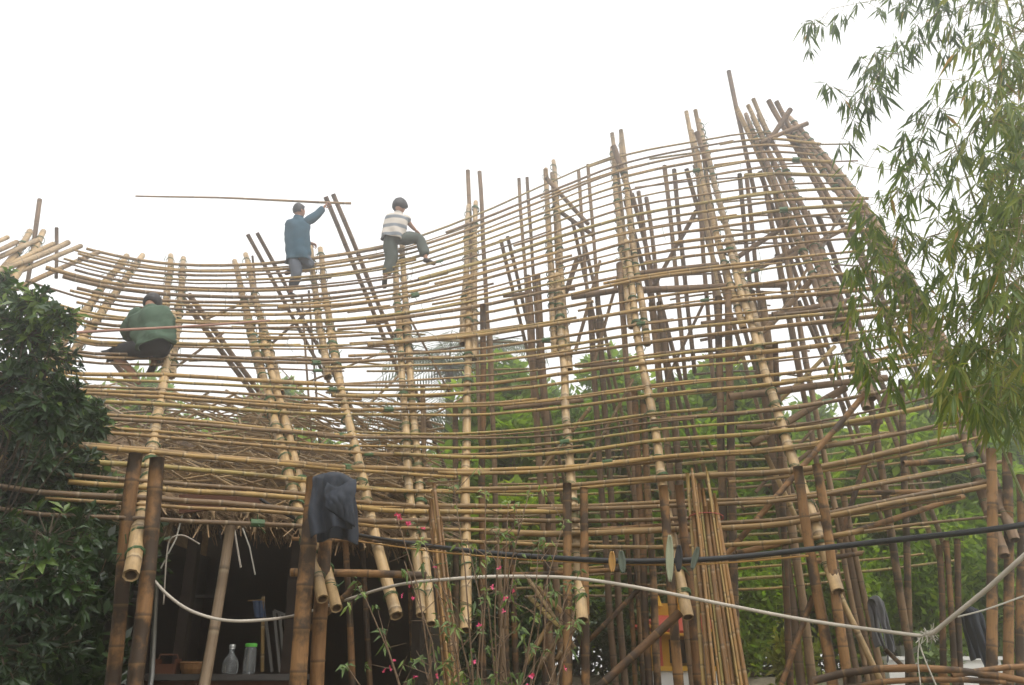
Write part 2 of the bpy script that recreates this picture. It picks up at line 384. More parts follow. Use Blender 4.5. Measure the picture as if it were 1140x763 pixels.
class Col:
    def __init__(s, b, t, m):
        B, T = P(*b), P(*t); d = ray(*m); o = Vector((0, 0, EYE)); e = T - B
        # point of the mid pixel's ray nearest to the straight eave-ridge line
        w = o - B; a_, b_, c_ = d.dot(d), d.dot(e), e.dot(e); d_, e_ = d.dot(w), e.dot(w)
        k = (b_ * e_ - c_ * d_) / (a_ * c_ - b_ * b_); Mi = o + d * k
        lm, lt = (Mi - B).length, (T - Mi).length; vm = lm / (lm + lt)
        s.B, s.M, s.T, s.vm, s.L = B, Mi, T, vm, lm + lt; s.wa = None
    def at(s, w):
        # row parameter -> arc parameter, so that rows run level from rafter to rafter
        if s.wa is None or w <= 0 or w >= 1: return s.raw(w)
        (a, va), (b, vb) = s.wa
        if w < a: v = va * w / a
        elif w < b: v = va + (vb - va) * (w - a) / (b - a)
        else: v = vb + (1 - vb) * (w - b) / (1 - b)
        return s.raw(v)
    def find(s, y):
        lo, hi = 0, 1
        for _ in range(40):
            m = (lo + hi) / 2
            if proj(s.raw(m))[1] > y: lo = m
            else: hi = m
        return lo
    def raw(s, v):
        # quadratic Lagrange through eave, mid, ridge
        m = s.vm; a = (v - m) * (v - 1) / (m); b = v * (v - 1) / (m * (m - 1)); c = v * (v - m) / (1 - m)
        if v < 0: return s.raw(0) + (s.raw(.05) - s.raw(0)) * (v / .05)
        if v > 1: return s.raw(1) + (s.raw(1) - s.raw(.95)) * ((v - 1) / .05)
        return s.B * a + s.M * b + s.T * c
cols = [Col(*c) for c in COLS]
ROWA = [470, 486, 497, 512, 517, 520, 521, 517, 506, 495, 478, 458]; ROWB = [352, 386, 390, 392, 392, 388, 383, 369, 356, 342, 333, 325]
va_ = [c.find(y) for c, y in zip(cols, ROWA)]; vb_ = [c.find(y) for c, y in zip(cols, ROWB)]
wa_, wb_ = sum(va_[1:]) / 11, sum(vb_[1:]) / 11
for c, a, b in zip(cols, va_, vb_): c.wa = ((wa_, a), (wb_, b))
print('rows', round(wa_, 3), round(wb_, 3), [round(v, 2) for v in va_], [round(v, 2) for v in vb_])
def S(u, v):
    n = len(cols); i = max(0, min(n - 2, int(math.floor(u)))); w = u - i
    p1, p2 = cols[i].at(v), cols[i + 1].at(v)
    p0 = cols[i - 1].at(v) if i > 0 else p1 * 2 - p2
    p3 = cols[i + 2].at(v) if i + 2 < n else p2 * 2 - p1
    # centripetal-ish: tangents scaled by the chord lengths
    d01, d12, d23 = max((p1 - p0).length, .05), max((p2 - p1).length, .05), max((p3 - p2).length, .05)
    m1 = ((p1 - p0) / d01 * d12 + (p2 - p1) / d12 * d01) / (d01 + d12) * d12
    m2 = ((p2 - p1) / d12 * d23 + (p3 - p2) / d23 * d12) / (d12 + d23) * d12
    w2, w3 = w * w, w * w * w
    return p1 * (2 * w3 - 3 * w2 + 1) + m1 * (w3 - 2 * w2 + w) + p2 * (-2 * w3 + 3 * w2) + m2 * (w3 - w2)
def Sn(u, v):
    a = S(u + .05, v) - S(u - .05, v); b = S(u, v + .02) - S(u, v - .02)
    n = a.cross(b)
    if n.y > 0: n = -n
    return n.normalized()
_grid = [(S(i * .1, k * .04), i * .1, k * .04) for i in range(0, 111) for k in range(0, 27)]
_gp = [(proj(p), p) for p, _, _ in _grid]
def surfY(px, py):
    return min(_gp, key=lambda q: (q[0][0] - px) ** 2 + (q[0][1] - py) ** 2)[1].y
frame = empty('bamboo_pavilion', (1.2, 10.5, 0),
              'large unfinished curved roof of tan bamboo canes lashed in a grid on dark posts', 'bamboo pavilion')
C_ = [M['tan'], M['cut']]
def cane_part(name, pts, r, mat='tan', r2=None, t=None, node=.34, sides=8, parent=None):
    b = MB(); b.cane(pts, r, r2, sides, node, t, 0, 1); return b.build(name, [M[mat], M['cut']], parent or frame, smooth=True)
# rafters -------------------------------------------------------
ENDS = [None, None, 637, 672, 686, 690, 700, 688, 687, 656, None, None]
spec = {  # column: (upper offsets in m, lower offsets, overlap v)
    0: ((-.1, .06), (0,), .5), 1: ((-.11, .07), (-.02,), .42), 2: ((-.10, .09), (0.0,), .62), 3: ((-.09, .09), (.03, -.09), .58), 4: ((-.1, .05), (.03,), .58),
    5: ((-.07, .06), (.05, -.07), .66), 6: ((-.07, .09), (0.0,), .66), 7: ((-.09, .09), (.02,), .6), 8: ((-.08, .1), (0.0,), .64),
    9: ((-.1, .07), (.0,), .6), 10: ((-.12, 0.0, .12), (-.05, .05), .55), 11: ((-.12, .0, .12), (-.08, .07), .5)}
raft_path = {}
for i, c in enumerate(cols):
    up, lo, ov = spec[i]
    vend = -.06
    if ENDS[i]:
        vend = -.02
        while proj(c.at(vend))[1] < ENDS[i] and vend > -.5: vend -= .005
    def path(v0, v1, off, dn, n=14):
        out = []
        for k in range(n + 1):
            v = v0 + (v1 - v0) * k / n; vv = min(max(v, 0), 1)
            uu = min(max(i, .06), len(cols) - 1.06)
            a = (S(uu + .05, vv) - S(uu - .05, vv)).normalized()
            out.append(c.at(v) + a * off - Sn(uu, vv) * dn)
        return out
    parts = []
    if i == 10: vend = .22
    for q, o in enumerate(up):
        p = path(ov - .16 - .05 * q, 1.035 + random.uniform(0, .05) + .02 * q, o, .07)
        parts.append((cane_part('rafter', p, .056, 'grey' if i >= 10 else 'tan', r2=.042, t=.3 + random.random() * .6), p, .050))
    for q, o in enumerate(lo):
        p = path(vend + (.018 * q), ov + .1 * q + (.06 if len(lo) == 1 else 0), o, .02 if len(lo) == 1 else .04)
        parts.append((cane_part('rafter', p, .064 if len(lo) == 1 else .053, 'grey' if i >= 10 else 'tan', r2=.048, t=.3 + random.random() * .5, node=.42), p, .060))
    raft_path[i] = parts
# battens -------------------------------------------------------
NR = 42; cross = []; batt = []
for k in range(NR):
    v = ((k + .35) / NR) ** 1.13 + random.uniform(-.007, .007); v = max(v, .004)
    v = min(v, .995)
    if k < 14: v += (.008 if k % 2 else -.005)
    ua, ub = (random.uniform(.1, 1.0) if k < 18 else random.uniform(.12, .8)), random.uniform(10.9, 11.25)
    if k < 4: ua = random.uniform(.9, 1.5)
    if k < 6: ub = random.uniform(10.75, 11.2)
    u = ua; side = 0
    while u < ub - .4:
        L = random.uniform(3.2, 5.6); ue = min(u + L, ub)
        if ub - ue < 1.2: ue = ub
        batt.append((k, v, u, ue, side, False)); side = 1 - side
        if ue >= ub: break
        u = ue - random.uniform(.15, .5)
    if k % 2 == 1 and random.random() < .85:      # a second cane lashed alongside
        a = random.uniform(1.5, 7); batt.append((k, v, a, min(a + random.uniform(2, 4), 11), 2, True))
items = []
for (k, v, u0, u1, side, dbl) in batt:
    r = random.choice((.015, .019, .022, .024, .029)) * (1.14 if k < 10 else 1.0) * (1.12 if u0 > 4 else 1)
    if dbl: r *= .85
    n = max(8, int((u1 - u0) * 5)); pts = []
    sl0, sl1 = random.uniform(-.007, .007), random.uniform(-.007, .007)
    ph = random.uniform(0, 6)
    for q in range(n + 1):
        w = q / n; u = u0 + (u1 - u0) * w
        vv = v + sl0 * (1 - w) + sl1 * w + .0018 * math.sin(ph + u * 1.7) + ((side == 1) * .0035) + (.007 if dbl else 0)
        p = S(u, vv) + Sn(u, min(max(vv, .03), .97)) * (.012 + r + (.5 * r if side == 1 else 0))
        pts.append(p + Vector((0, 0, -.006 * math.sin(u * math.pi * 2) ** 2)))
    if random.random() < .5: pts.reverse()
    sc = sum((pts[q + 1] - pts[q]).length * r * ppm(pts[q]) ** 2 for q in range(n))
    items.append((sc, pts, r, random.random() * .85, (u0, u1, v)))
items.sort(key=lambda q: -q[0])
for sc, pts, r, t, _ in items[:100]:
    cane_part('batten', pts, r, 'batten', r * .72, t, .30, 7)
if len(items) > 100:
    b = MB()
    for sc, pts, r, t, _ in items[100:]: b.cane(pts, r, r * .72, 7, .3, t, 0, 1)
    b.build('batten', [M['batten'], M['cut']], frame, smooth=True, kind='stuff')
# lashings: green plastic ties where battens cross a rafter
vs_rows = sorted({round(q[1], 4) for q in batt})
for i, parts in raft_path.items():
    for (o, p, r) in parts:
        L = [0]
        for k in range(1, len(p)): L.append(L[-1] + (p[k] - p[k - 1]).length)
        nsteps = int(L[-1] / .26)
        for q in range(1, nsteps):
            if random.random() < .25: continue
            s0 = q / nsteps * (len(p) - 1); k = min(int(s0), len(p) - 2); c0 = p[k].lerp(p[k + 1], s0 - k); d = (p[k + 1] - p[k]).normalized()
            b = MB(); x = d.cross(Vector((1, .2, 0))).normalized(); y = d.cross(x)
            rr = r + .012; w = random.choice((.004, .005, .008)); sk = random.uniform(-.03, .03)
            for z in range(random.choice((1, 2, 2, 3))):
                ring = [c0 + d * (z * .018 + sk * math.sin(a * math.pi / 5)) + (x * math.cos(a * math.pi / 5) + y * math.sin(a * math.pi / 5)) * rr for a in range(11)]
                b.tube(ring, w, 4, random.random())
            if random.random() < .3:
                for z in range(2):
                    e = c0 - y * rr * random.choice((1, -1)) - Vector((0, rr, 0)); b.tube([e, e + Vector((random.uniform(-.08, .08), -.03, random.uniform(-.1, .05)))], .006, 3)
            b.build('lashing', M['tie'], o, smooth=True)
# green wrapped splices on the battens
b = MB()
for sc, pts, r, t, _ in random.sample(items, 26):
    k = random.randrange(1, len(pts) - 2); d = (pts[k + 1] - pts[k]).normalized(); c0 = pts[k]
    b.tube([c0 - d * .06, c0 - d * .05, c0, c0 + d * .05, c0 + d * .06], r * 1.45, 7, random.random())
    for z in range(3):
        b.tube([c0, c0 + Vector((random.uniform(-.1, .1), random.uniform(-.05, 0), random.uniform(-.12, .08)))], .005, 3)
b.build('splice_wrap', M['tie'], frame, kind='stuff')
# posts ---------------------------------------------------------
def line3(x0, y0, Y0, x1, y1, Y1=None): return P(x0, y0, Y0), P(x1, y1, Y0 if Y1 is None else Y1)
def pole(x0, y0, x1, y1, Y, w, name='post', mat='dark', Y1=None, ground=False, pair=0, t=None, bow=0):
    a, b = line3(x0, y0, Y, x1, y1, Y1)
    if ground and b.z > .0:
        d = (b - a); b = b + d * (b.z / -d.z) if d.z < -1e-3 else b
        gzv = gz(b.x, b.y)
        if gzv > 0: b = a + (b - a) * ((a.z - gzv + .1) / (a.z - b.z))
    r = .86 * w / 2 / ppm((a + b) / 2)
    if ground: r = .86 * w / 2 / ppm(P((x0 + x1) / 2, (y0 + y1) / 2, Y))
    for s in ([0] if not pair else [-pair / 2, pair / 2]):
        dx = Vector((s / ppm(a), random.uniform(-.04, .04) if pair else 0, 0))
        k = random.uniform(-.12, .12) if pair else 0
        d = (b - a).normalized() * k
        sag = Vector((random.uniform(-1, 1), 0, random.uniform(-.3, .3))) * bow
        pts = [a + dx - d, (a + dx) * .67 + (b + dx) * .33 + sag * .8, (a + dx) * .33 + (b + dx) * .67 + sag, b + dx + d * (0 if ground else 1)]
        cane_part(name, pts, r, mat, r * (1.12 if ground else .9), t)
# the heavy pairs that carry each rafter at the eave
for (x0, y0, x1, y1, Y, w) in [
    (151, 506, 125, 763, 7.35, 18), (175, 510, 153, 763, 7.2, 19), (350, 532, 331, 763, 7.7, 21), (365, 566, 352, 763, 7.9, 18),
    (632, 540, 630, 763, 9.6, 12), (650, 543, 652, 763, 9.6, 11), (738, 542, 757, 763, 9.3, 12), (755, 541, 778, 763, 9.4, 12),
    (888, 520, 926, 763, 8.9, 13), (909, 517, 945, 763, 8.8, 12), (1102, 500, 1104, 763, 8.6, 13), (1121, 504, 1124, 763, 8.8, 12), (1136, 530, 1137, 763, 9.2, 10)]:
    pole(x0, y0, x1, y1, Y, w, ground=True, t=random.uniform(.35, .9))
# inner posts
for (x0, y0, x1, y1, Y, w, pr, mat) in [
    (537, 340, 536, 763, 11.6, 9, 0, 'dark'), (545, 370, 560, 763, 12.2, 7, 0, 'grey'), (592, 300, 622, 763, 12.4, 9, 10, 'grey'),
    (506, 455, 508, 763, 11.8, 8, 0, 'dark'), (661, 336, 690, 763, 12.6, 8, 9, 'grey'), (690, 293, 722, 763, 11.8, 8, 0, 'grey'),
    (711, 440, 727, 763, 11.2, 9, 9, 'dark'), (729, 336, 778, 763, 12.4, 9, 9, 'grey'), (805, 326, 815, 763, 11.0, 10, 9, 'dark'),
    (842, 323, 900, 763, 12.0, 10, 10, 'grey'), (868, 276, 962, 763, 12.6, 7, 8, 'grey'), (863, 381, 880, 763, 11.4, 8, 0, 'dark'),
    (968, 440, 1018, 763, 10.6, 9, 0, 'dark'), (1004, 424, 1012, 763, 10.8, 9, 0, 'dark'), (1050, 605, 1058, 763, 11.5, 8, 9, 'dark'), (1066, 600, 1070, 763, 11.5, 8, 0, 'dark'),
    (566, 560, 570, 763, 10.8, 8, 9, 'dark'), (610, 560, 606, 763, 11.2, 8, 0, 'dark'), (470, 430, 478, 763, 12.0, 7, 0, 'grey'),
    (385, 600, 392, 763, 9.4, 8, 0, 'dark'), (400, 560, 412, 763, 10.4, 7, 0, 'dark'), (452, 520, 462, 763, 11.0, 7, 0, 'dark'),
    (700, 560, 712, 763, 12.0, 6, 8, 'dark'), (936, 560, 978, 763, 11.2, 8, 8, 'grey')]:
    pole(x0, y0, x1, y1, Y, w, mat=mat, ground=True, pair=pr)
# ridge posts and tips poking out above the top battens
for (x0, y0, x1, y1, Y, w, pr, mat) in [
    (527, 184, 543, 500, 13.35, 6, 13, 'grey'), (582, 195, 600, 470, 13.6, 5, 9, 'grey'), (649, 184, 668, 440, 13.9, 5, 11, 'grey'),
    (745, 186, 768, 420, 13.9, 6, 9, 'grey'), (611, 196, 618, 330, 13.5, 6, 9, 'tan'), (687, 152, 706, 310, 13.4, 6, 9, 'tan'), (770, 129, 806, 330, 13.3, 6, 9, 'tan'),
    (782, 200, 800, 440, 14.0, 6, 9, 'grey'), (826, 190, 850, 430, 13.8, 6, 9, 'grey'), (855, 200, 900, 440, 13.6, 6, 9, 'grey'), (715, 215, 740, 400, 14.0, 6, 8, 'grey'),
    (811, 80, 840, 215, 13.2, 6, 0, 'grey'), (820, 120, 905, 310, 13.1, 7, 0, 'tan'), (836, 116, 900, 260, 13.0, 6, 9, 'tan'), (860, 112, 935, 250, 12.8, 7, 7, 'grey'),
    (880, 122, 852, 165, 12.7, 7, 0, 'grey'), (899, 138, 846, 160, 12.7, 6, 0, 'grey'), (608, 198, 655, 250, 13.2, 6, 0, 'grey'), (683, 163, 706, 230, 13.2, 8, 0, 'grey'),
    (776, 148, 790, 190, 13.0, 7, 0, 'grey'), (642, 290, 628, 330, 12.6, 8, 0, 'grey'), (690, 294, 692, 330, 12.2, 8, 0, 'grey'),
    (45, 222, 28, 330, 11.0, 6, 0, 'grey'), (63, 254, 62, 310, 11.2, 5, 0, 'grey'), (281, 285, 300, 480, 12.6, 3, 0, 'grey'), (340, 330, 352, 500, 13, 3, 8, 'grey')]:
    pole(x0, y0, x1, y1, Y, w, mat=mat, pair=pr)
# rafters of the far slope: their tips cross the ridge, then they run down and away
for (x0, y0, x1, y1, Y, Y1, w, pr) in [
    (284, 266, 395, 470, 12.1, 14.6, 5, 11), (366, 217, 480, 490, 12.4, 15.2, 6, 10), (204, 326, 330, 500, 12.2, 14.8, 7, 10), (120, 395, 250, 560, 12, 14.4, 6, 0),
    (452, 346, 502, 440, 12.9, 14, 3, 0), (459, 429, 502, 539, 13, 14.2, 5, 0), (560, 260, 640, 600, 13.3, 16.4, 5, 8), (640, 240, 720, 600, 13.6, 16.6, 5, 8),
    (700, 220, 800, 600, 13.8, 16.8, 6, 9), (770, 190, 890, 590, 13.8, 16.8, 6, 9), (850, 190, 990, 590, 13.4, 16.4, 6, 9), (905, 240, 1050, 620, 13.2, 15.6, 7, 9),
    (940, 250, 1040, 460, 13.0, 14.6, 6, 8), (985, 300, 1040, 400, 12.6, 13.6, 8, 0)]:
    pole(x0, y0, x1, y1, Y, w, name='rear_rafter', mat='grey', Y1=Y1, pair=pr)
# ridge-corner poles fanning at the left end
for (x0, y0, Y, w) in [(8, 264, 10.2, 7), (19, 270, 10.0, 7), (42, 268, 10.5, 7), (60, 272, 10.6, 7), (76, 270, 10.7, 8), (90, 274, 10.9, 7), (110, 281, 11.0, 7)]:
    pole(x0, y0, -70, y0 + random.uniform(.40, .45) * (x0 + 70), Y, w, name='hip_rafter', mat='tan', Y1=Y - 2.4, t=random.uniform(.0, 1))
# heavy horizontal beams
for (x0, y0, x1, y1, Y, w, pr) in [
    (636, 331, 705, 320, 12.4, 8, 0), (700, 324, 876, 317, 12.2, 9, 0), (704, 305, 800, 294, 12.8, 6, 0), (730, 394, 862, 385, 11.8, 6, 0), (640, 407, 768, 401, 12.0, 6, 0),
    (812, 442, 988, 421, 10.8, 10, 0), (820, 476, 982, 470, 11.0, 7, 0), (915, 550, 1046, 547, 10.5, 7, 0), (1006, 516, 1073, 514, 9.6, 8, 0), (922, 600, 1074, 553, 10.2, 8, 0),
    (820, 616, 890, 601, 9.6, 8, 0), (324, 637, 475, 641, 8.2, 11, 0), (570, 640, 690, 634, 10.4, 7, 0), (655, 590, 740, 584, 9.9, 6, 0), (325, 600, 480, 604, 8.9, 5, 0), (900, 626, 960, 617, 10, 7, 0),
    (560, 330, 640, 322, 12.8, 5, 0), (780, 360, 870, 350, 12.6, 6, 0), (860, 350, 960, 332, 12.2, 7, 0), (660, 520, 760, 512, 11, 7, 0), (560, 455, 650, 446, 12, 6, 0)]:
    pole(x0, y0, x1, y1, Y, w, name='beam', mat='grey' if y0 < 480 else 'dark', pair=pr, t=.7)
# diagonal braces
for (x0, y0, x1, y1, Y, w, mat) in [
    (775, 235, 726, 322, 13.0, 6, 'grey'), (787, 330, 731, 448, 12.0, 4, 'grey'), (903, 312, 818, 404, 11.6, 8, 'grey'), (876, 250, 816, 290, 12.8, 7, 'grey'),
    (902, 268, 818, 312, 12.6, 7, 'grey'), (963, 438, 795, 633, 9.4, 8, 'dark'), (992, 428, 932, 612, 10.2, 7, 'dark'), (941, 432, 838, 494, 10.6, 10, 'grey'),
    (852, 506, 896, 600, 9.8, 7, 'tan'), (757, 682, 655, 775, 9.0, 12, 'dark'), (712, 655, 648, 722, 9.9, 7, 'dark'), (905, 664, 866, 770, 9.0, 8, 'dark'),
    (933, 660, 985, 770, 8.9, 9, 'tan'), (986, 723, 1012, 748, 9.6, 6, 'dark'), (588, 645, 640, 722, 10.3, 6, 'tan'), (400, 648, 345, 700, 8.0, 8, 'dark'), (615, 230, 660, 262, 13.4, 6, 'grey'),
    (230, 355, 290, 330, 12.4, 4, 'tan'), (300, 385, 345, 345, 12.6, 4, 'grey'), (120, 420, 250, 470, 11, 4, 'tan'), (180, 420, 250, 370, 11.8, 4, 'grey'), (660, 410, 690, 300, 12.6, 5, 'grey'),
    (640, 390, 668, 290, 13, 5, 'grey'), (330, 430, 420, 395, 13, 3, 'tan'), (470, 470, 520, 440, 12.6, 3, 'tan'), (870, 290, 950, 250, 12.9, 6, 'grey'), (930, 330, 1000, 265, 12.2, 6, 'grey')]:
    pole(x0, y0, x1, y1, Y, w, name='brace', mat=mat)
# battens on the far slope, seen through the near one
for k in range(17):
    y = 492 + k * 10.2 + random.uniform(-3, 3)
    cut = sorted(random.uniform(545, 1090) for _ in range(2)); Yb = 16.4 - k * .05
    a, e = random.uniform(540, 600), random.uniform(930, 1085)
    segs = [(a, (a + e) / 2 + 40), ((a + e) / 2 - 30, e)]
    for (xa, xe) in segs:
        pts = []
        for q in range(9):
            x = xa + (xe - xa) * q / 8; u = (x - 560) / 500
            pts.append(P(x, y + 10 - 26 * u * u - 4 * u + 1.2 * math.sin(q + k), Yb - 2.4 * max(0, u - .3)))
        cane_part('rear_batten', pts, random.uniform(.02, .032), 'batten', .018, None, .3, 6)
for k in range(9):
    y = 335 + k * 13 + random.uniform(-3, 3); xa = random.uniform(190, 420); xe = xa + random.uniform(120, 260)
    pts = [P(xa + (xe - xa) * q / 6, y + random.uniform(-14, 14) * q / 6, 14 - k * .02) for q in (0, 3, 6)]
    cane_part('rear_batten', pts, .02, 'batten', .016, None, .3, 6)
for k in range(15):
    y = 178 + k * 17 + random.uniform(-5, 5); xa = random.uniform(690, 800); xe = min(xa + random.uniform(120, 240), 955); sl = random.uniform(-.14, .02)
    cane_part('rear_batten', [P(xa + (xe - xa) * q / 4, y + (xe - xa) * q / 4 * sl - 5 * math.sin(q * .785), 14.2) for q in range(5)], random.uniform(.018, .03), random.choice(('batten', 'grey')), .018, None, .3, 6)
for k in range(12):
    x = random.uniform(560, 960); y = random.uniform(260, 560); a = random.uniform(.5, 1.2) * random.choice((1, 1, -1)); L = random.uniform(60, 150)
    pole(x, y, x + L * math.cos(a), y - L * math.sin(a), random.uniform(11.5, 13), random.uniform(3.5, 6), name='brace', mat=random.choice(('grey', 'batten')))
b = MB()
for sc, pts, r, t, _ in random.sample(items, 34):
    q = random.choice(pts); L = random.uniform(.12, .7); b.tube([q, q + Vector((random.uniform(-.04, .04), -.02, -L * .5)), q + Vector((random.uniform(-.08, .08), 0, -L))], .004, 3)
b.build('loose_string', M['tie'], frame, kind='stuff')
# ---------------------------------------------------------------- vegetation
def rnd_dir():
    while True:
        v = Vector((random.uniform(-1, 1), random.uniform(-1, 1), random.uniform(-1, 1)))
        if .05 < v.length < 1: return v.normalized()
def back_tree(name, px, Y, top_px, w_px, nleaf, label, mat='leaf_tree', leaf=(.20, .085), trunk=.16, lowfrac=.18, sparse=0, tshift=0.0, nblob=None, group='trees beyond the frame'):
    """trunk + limbs + a crown of leaf sprays gathered in uneven clumps"""
    base = P(px, 700, Y); base.z = gz(base.x, base.y) - .05
    top = P(px, top_px, Y).z; H = top - base.z; Wd = w_px / ppm(P(px, (top_px + 700) / 2, Y))
    root = empty(name, base, label, 'tree', group)
    tk = MB(); cr = MB()
    bend = [base + Vector((noise.noise(Vector((px, k, 0))) * .25 * k, noise.noise(Vector((px, k, 9))) * .2 * k, H * .75 * k / 5)) for k in range(6)]
    tk.tube(bend, trunk, 8, r2=trunk * .35)
    nb = nblob or int(16 + w_px / 14); blobs = []
    for k in range(nb):
        h = lowfrac + (1 - lowfrac) * ((k + random.random()) / nb)
        prof = math.sin(min(1, (h - lowfrac) / (1 - lowfrac) * .9 + .18) * math.pi) ** .55
        a = random.uniform(0, 2 * math.pi); rr = Wd * .5 * prof * random.uniform(.35, .95)
        r = random.uniform(.10, .19) * Wd * (.7 + .5 * prof)
        c0 = base + Vector((math.cos(a) * rr, math.sin(a) * rr * .8, min(H * h, H - r * .7)))
        blobs.append((c0, r, random.random()))
        j = min(4, int(h * 4)); tk.tube([bend[j], bend[j].lerp(c0, .5) + Vector((0, 0, .2)), c0], trunk * .35, 5, r2=.015)
    tot = sum(r ** 2 for _, r, _ in blobs)
    for (c0, r, tn) in blobs:
        nspray = int(nleaf / 5 * r * r / tot)
        for _ in range(nspray):
            d = rnd_dir(); q = c0 + Vector((d.x, d.y, d.z * .75)) * r * (random.random() ** .4) * (1 + .35 * noise.noise(c0 + d * 2.2))
            ax = (d + rnd_dir() * .8 + Vector((0, 0, -.15))).normalized()
            for _l in range(5):
                ld = (ax + rnd_dir() * .9).normalized(); L = leaf[0] * random.uniform(.6, 1.25)
                cr.leaf4(q + rnd_dir() * leaf[0] * .6, ld, (Vector((0, 0, 1)) + rnd_dir() * .7), L, leaf[1] * random.uniform(.7, 1.3),
                         min(1, max(0, tn * .55 + random.random() * .45)))
    tk.build('trunk', M['bark'], root, smooth=True); cr.build('crown', M[mat], root)
    return root
for args in [
    ('broadleaf_tree', 560, 21, 405, 210, 9000, 'leafy green tree behind the rafters in the middle, right beside the misty palms'),
    ('broadleaf_tree', 690, 22, 398, 230, 9500, 'broad bright green tree seen through the cane grid behind the yellow shrine'),
    ('broadleaf_tree', 830, 22, 402, 210, 9000, 'green tree behind the large double brown post in the middle of the bay'),
    ('broadleaf_tree', 940, 25, 452, 190, 7000, 'lower green tree filling the gap under the pale sky opening at the dark heavy beams'),
    ('broadleaf_tree', 1070, 21, 440, 220, 9000, 'dense green tree behind the paired posts and bamboo leaves at the frame end'),
    ('broadleaf_tree', 1180, 24, 400, 240, 7000, 'green tree mostly cut off by the picture edge behind the white wall'),
    ('broadleaf_tree', 285, 25, 425, 200, 7000, 'hazy dark green tree rising behind the straw roof'),
    ('broadleaf_tree', 120, 23, 418, 240, 7000, 'dark tree behind the crouching worker and the glossy leaved tree'),
]: back_tree(*args[:5], int(args[5] * 1.7), args[6], leaf=(.34, .15))
for k, (px, top) in enumerate([(500, 520), (600, 430), (700, 440), (790, 430), (890, 470), (1000, 500), (1100, 470)]):
    back_tree('broadleaf_tree', px, 27 + (k % 2), top, 250, 9000, ['darker tree in the rear row behind the palms', 'rear row tree between the two middle rafters', 'rear row tree behind the red roofed shrine', 'rear row tree behind the tall double brown post', 'rear row tree under the pale gap in the canopy', 'low rear row tree behind the double post right of the gap', 'rear row tree behind the paired end posts'][k], leaf=(.42, .19))
# lower, darker shrubs along the terrace
def bush(px, Y, top, w, n, mat, label, leaf=(.20, .09), name='bush', group='bushes on the terrace'):
    base = P(px, 740, Y); base.z = gz(base.x, base.y) - .03
    H = P(px, top, Y).z - base.z; Wd = w / ppm(base); root = empty(name, base, label, 'bush', group)
    st = MB(); lf = MB()
    for k in range(14):
        a = random.uniform(0, 6.28); e = base + Vector((math.cos(a) * Wd * .42 * random.random(), math.sin(a) * Wd * .4 * random.random(), H * random.uniform(.45, .95)))
        st.tube([base, base.lerp(e, .5) + Vector((0, 0, .1)), e], .02, 4, r2=.006)
        tn = random.random()
        for _ in range(n // 14):
            q = base.lerp(e, random.uniform(.15, 1.03)) + rnd_dir() * Wd * .17 * random.random()
            lf.leaf4(q, rnd_dir() + Vector((0, 0, .2)), Vector((0, 0, 1)) + rnd_dir() * .8, leaf[0] * random.uniform(.6, 1.3), leaf[1] * random.uniform(.7, 1.2), min(1, tn * .5 + random.random() * .5))
    st.build('stem', M['twig'], root); lf.build('foliage', M[mat], root)
for a in [
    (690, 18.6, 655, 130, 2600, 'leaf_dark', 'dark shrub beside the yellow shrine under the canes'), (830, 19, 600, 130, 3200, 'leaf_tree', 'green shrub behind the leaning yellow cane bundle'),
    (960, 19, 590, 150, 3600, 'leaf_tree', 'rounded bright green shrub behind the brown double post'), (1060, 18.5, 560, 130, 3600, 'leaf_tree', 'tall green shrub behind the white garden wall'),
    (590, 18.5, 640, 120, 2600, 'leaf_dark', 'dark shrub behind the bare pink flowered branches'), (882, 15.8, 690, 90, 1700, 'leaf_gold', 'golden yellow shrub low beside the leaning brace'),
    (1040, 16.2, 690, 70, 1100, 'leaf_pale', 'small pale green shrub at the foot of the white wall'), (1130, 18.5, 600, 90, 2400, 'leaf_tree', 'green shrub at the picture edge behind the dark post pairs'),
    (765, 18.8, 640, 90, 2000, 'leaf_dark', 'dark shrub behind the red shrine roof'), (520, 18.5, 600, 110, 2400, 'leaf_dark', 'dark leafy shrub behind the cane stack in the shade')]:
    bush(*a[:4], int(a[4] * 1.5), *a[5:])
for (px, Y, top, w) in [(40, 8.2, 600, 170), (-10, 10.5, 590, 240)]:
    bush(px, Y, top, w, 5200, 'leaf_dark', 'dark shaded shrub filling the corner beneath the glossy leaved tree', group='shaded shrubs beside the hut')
# palms, grey in the mist
def palm(px, top, Y, R_, label):
    crown = P(px, top, Y); base = Vector((crown.x, crown.y, gz(crown.x, crown.y) - .05))
    root = empty('palm_tree', base, label, 'palm tree', 'palms in the mist')
    t = MB(); t.tube([base, base.lerp(crown, .5) + Vector((.15, 0, 0)), crown], .17, 8, r2=.12); t.build('trunk', M['bark'], root, smooth=True)
    f = MB()
    for k in range(20):
        a = k * 2.4 + random.random(); el = random.uniform(-.1, 1.1); h = Vector((math.cos(a), math.sin(a), 0)); pts = []
        for q in range(9):
            w = q / 8; pts.append(crown + h * (R_ * w * math.cos(el * (1 - w))) + Vector((0, 0, R_ * (w * math.sin(el) - .75 * w * w))))
        f.tube(pts, .025, 4, r2=.006)
        for q in range(1, 9):
            for z in (0, .33, .66):
                p = pts[q - 1].lerp(pts[q], z); d = (pts[q] - pts[q - 1]).normalized(); sd_ = d.cross(Vector((0, 0, 1))).normalized()
                for s in (-1, 1):
                    f.leaf4(p, sd_ * s + d * .5 + Vector((0, 0, -.45)), Vector((0, 0, 1)), R_ * .34 * (1.1 - abs(q / 8 - .45)), .05, random.random())
    f.build('crown', M['palm'], root)
palm(500, 408, 24, 2.3, 'grey green palm in the mist just beside the straight middle rafter')
palm(457, 470, 22, 1.9, 'lower palm with drooping fronds behind the straw roof end')
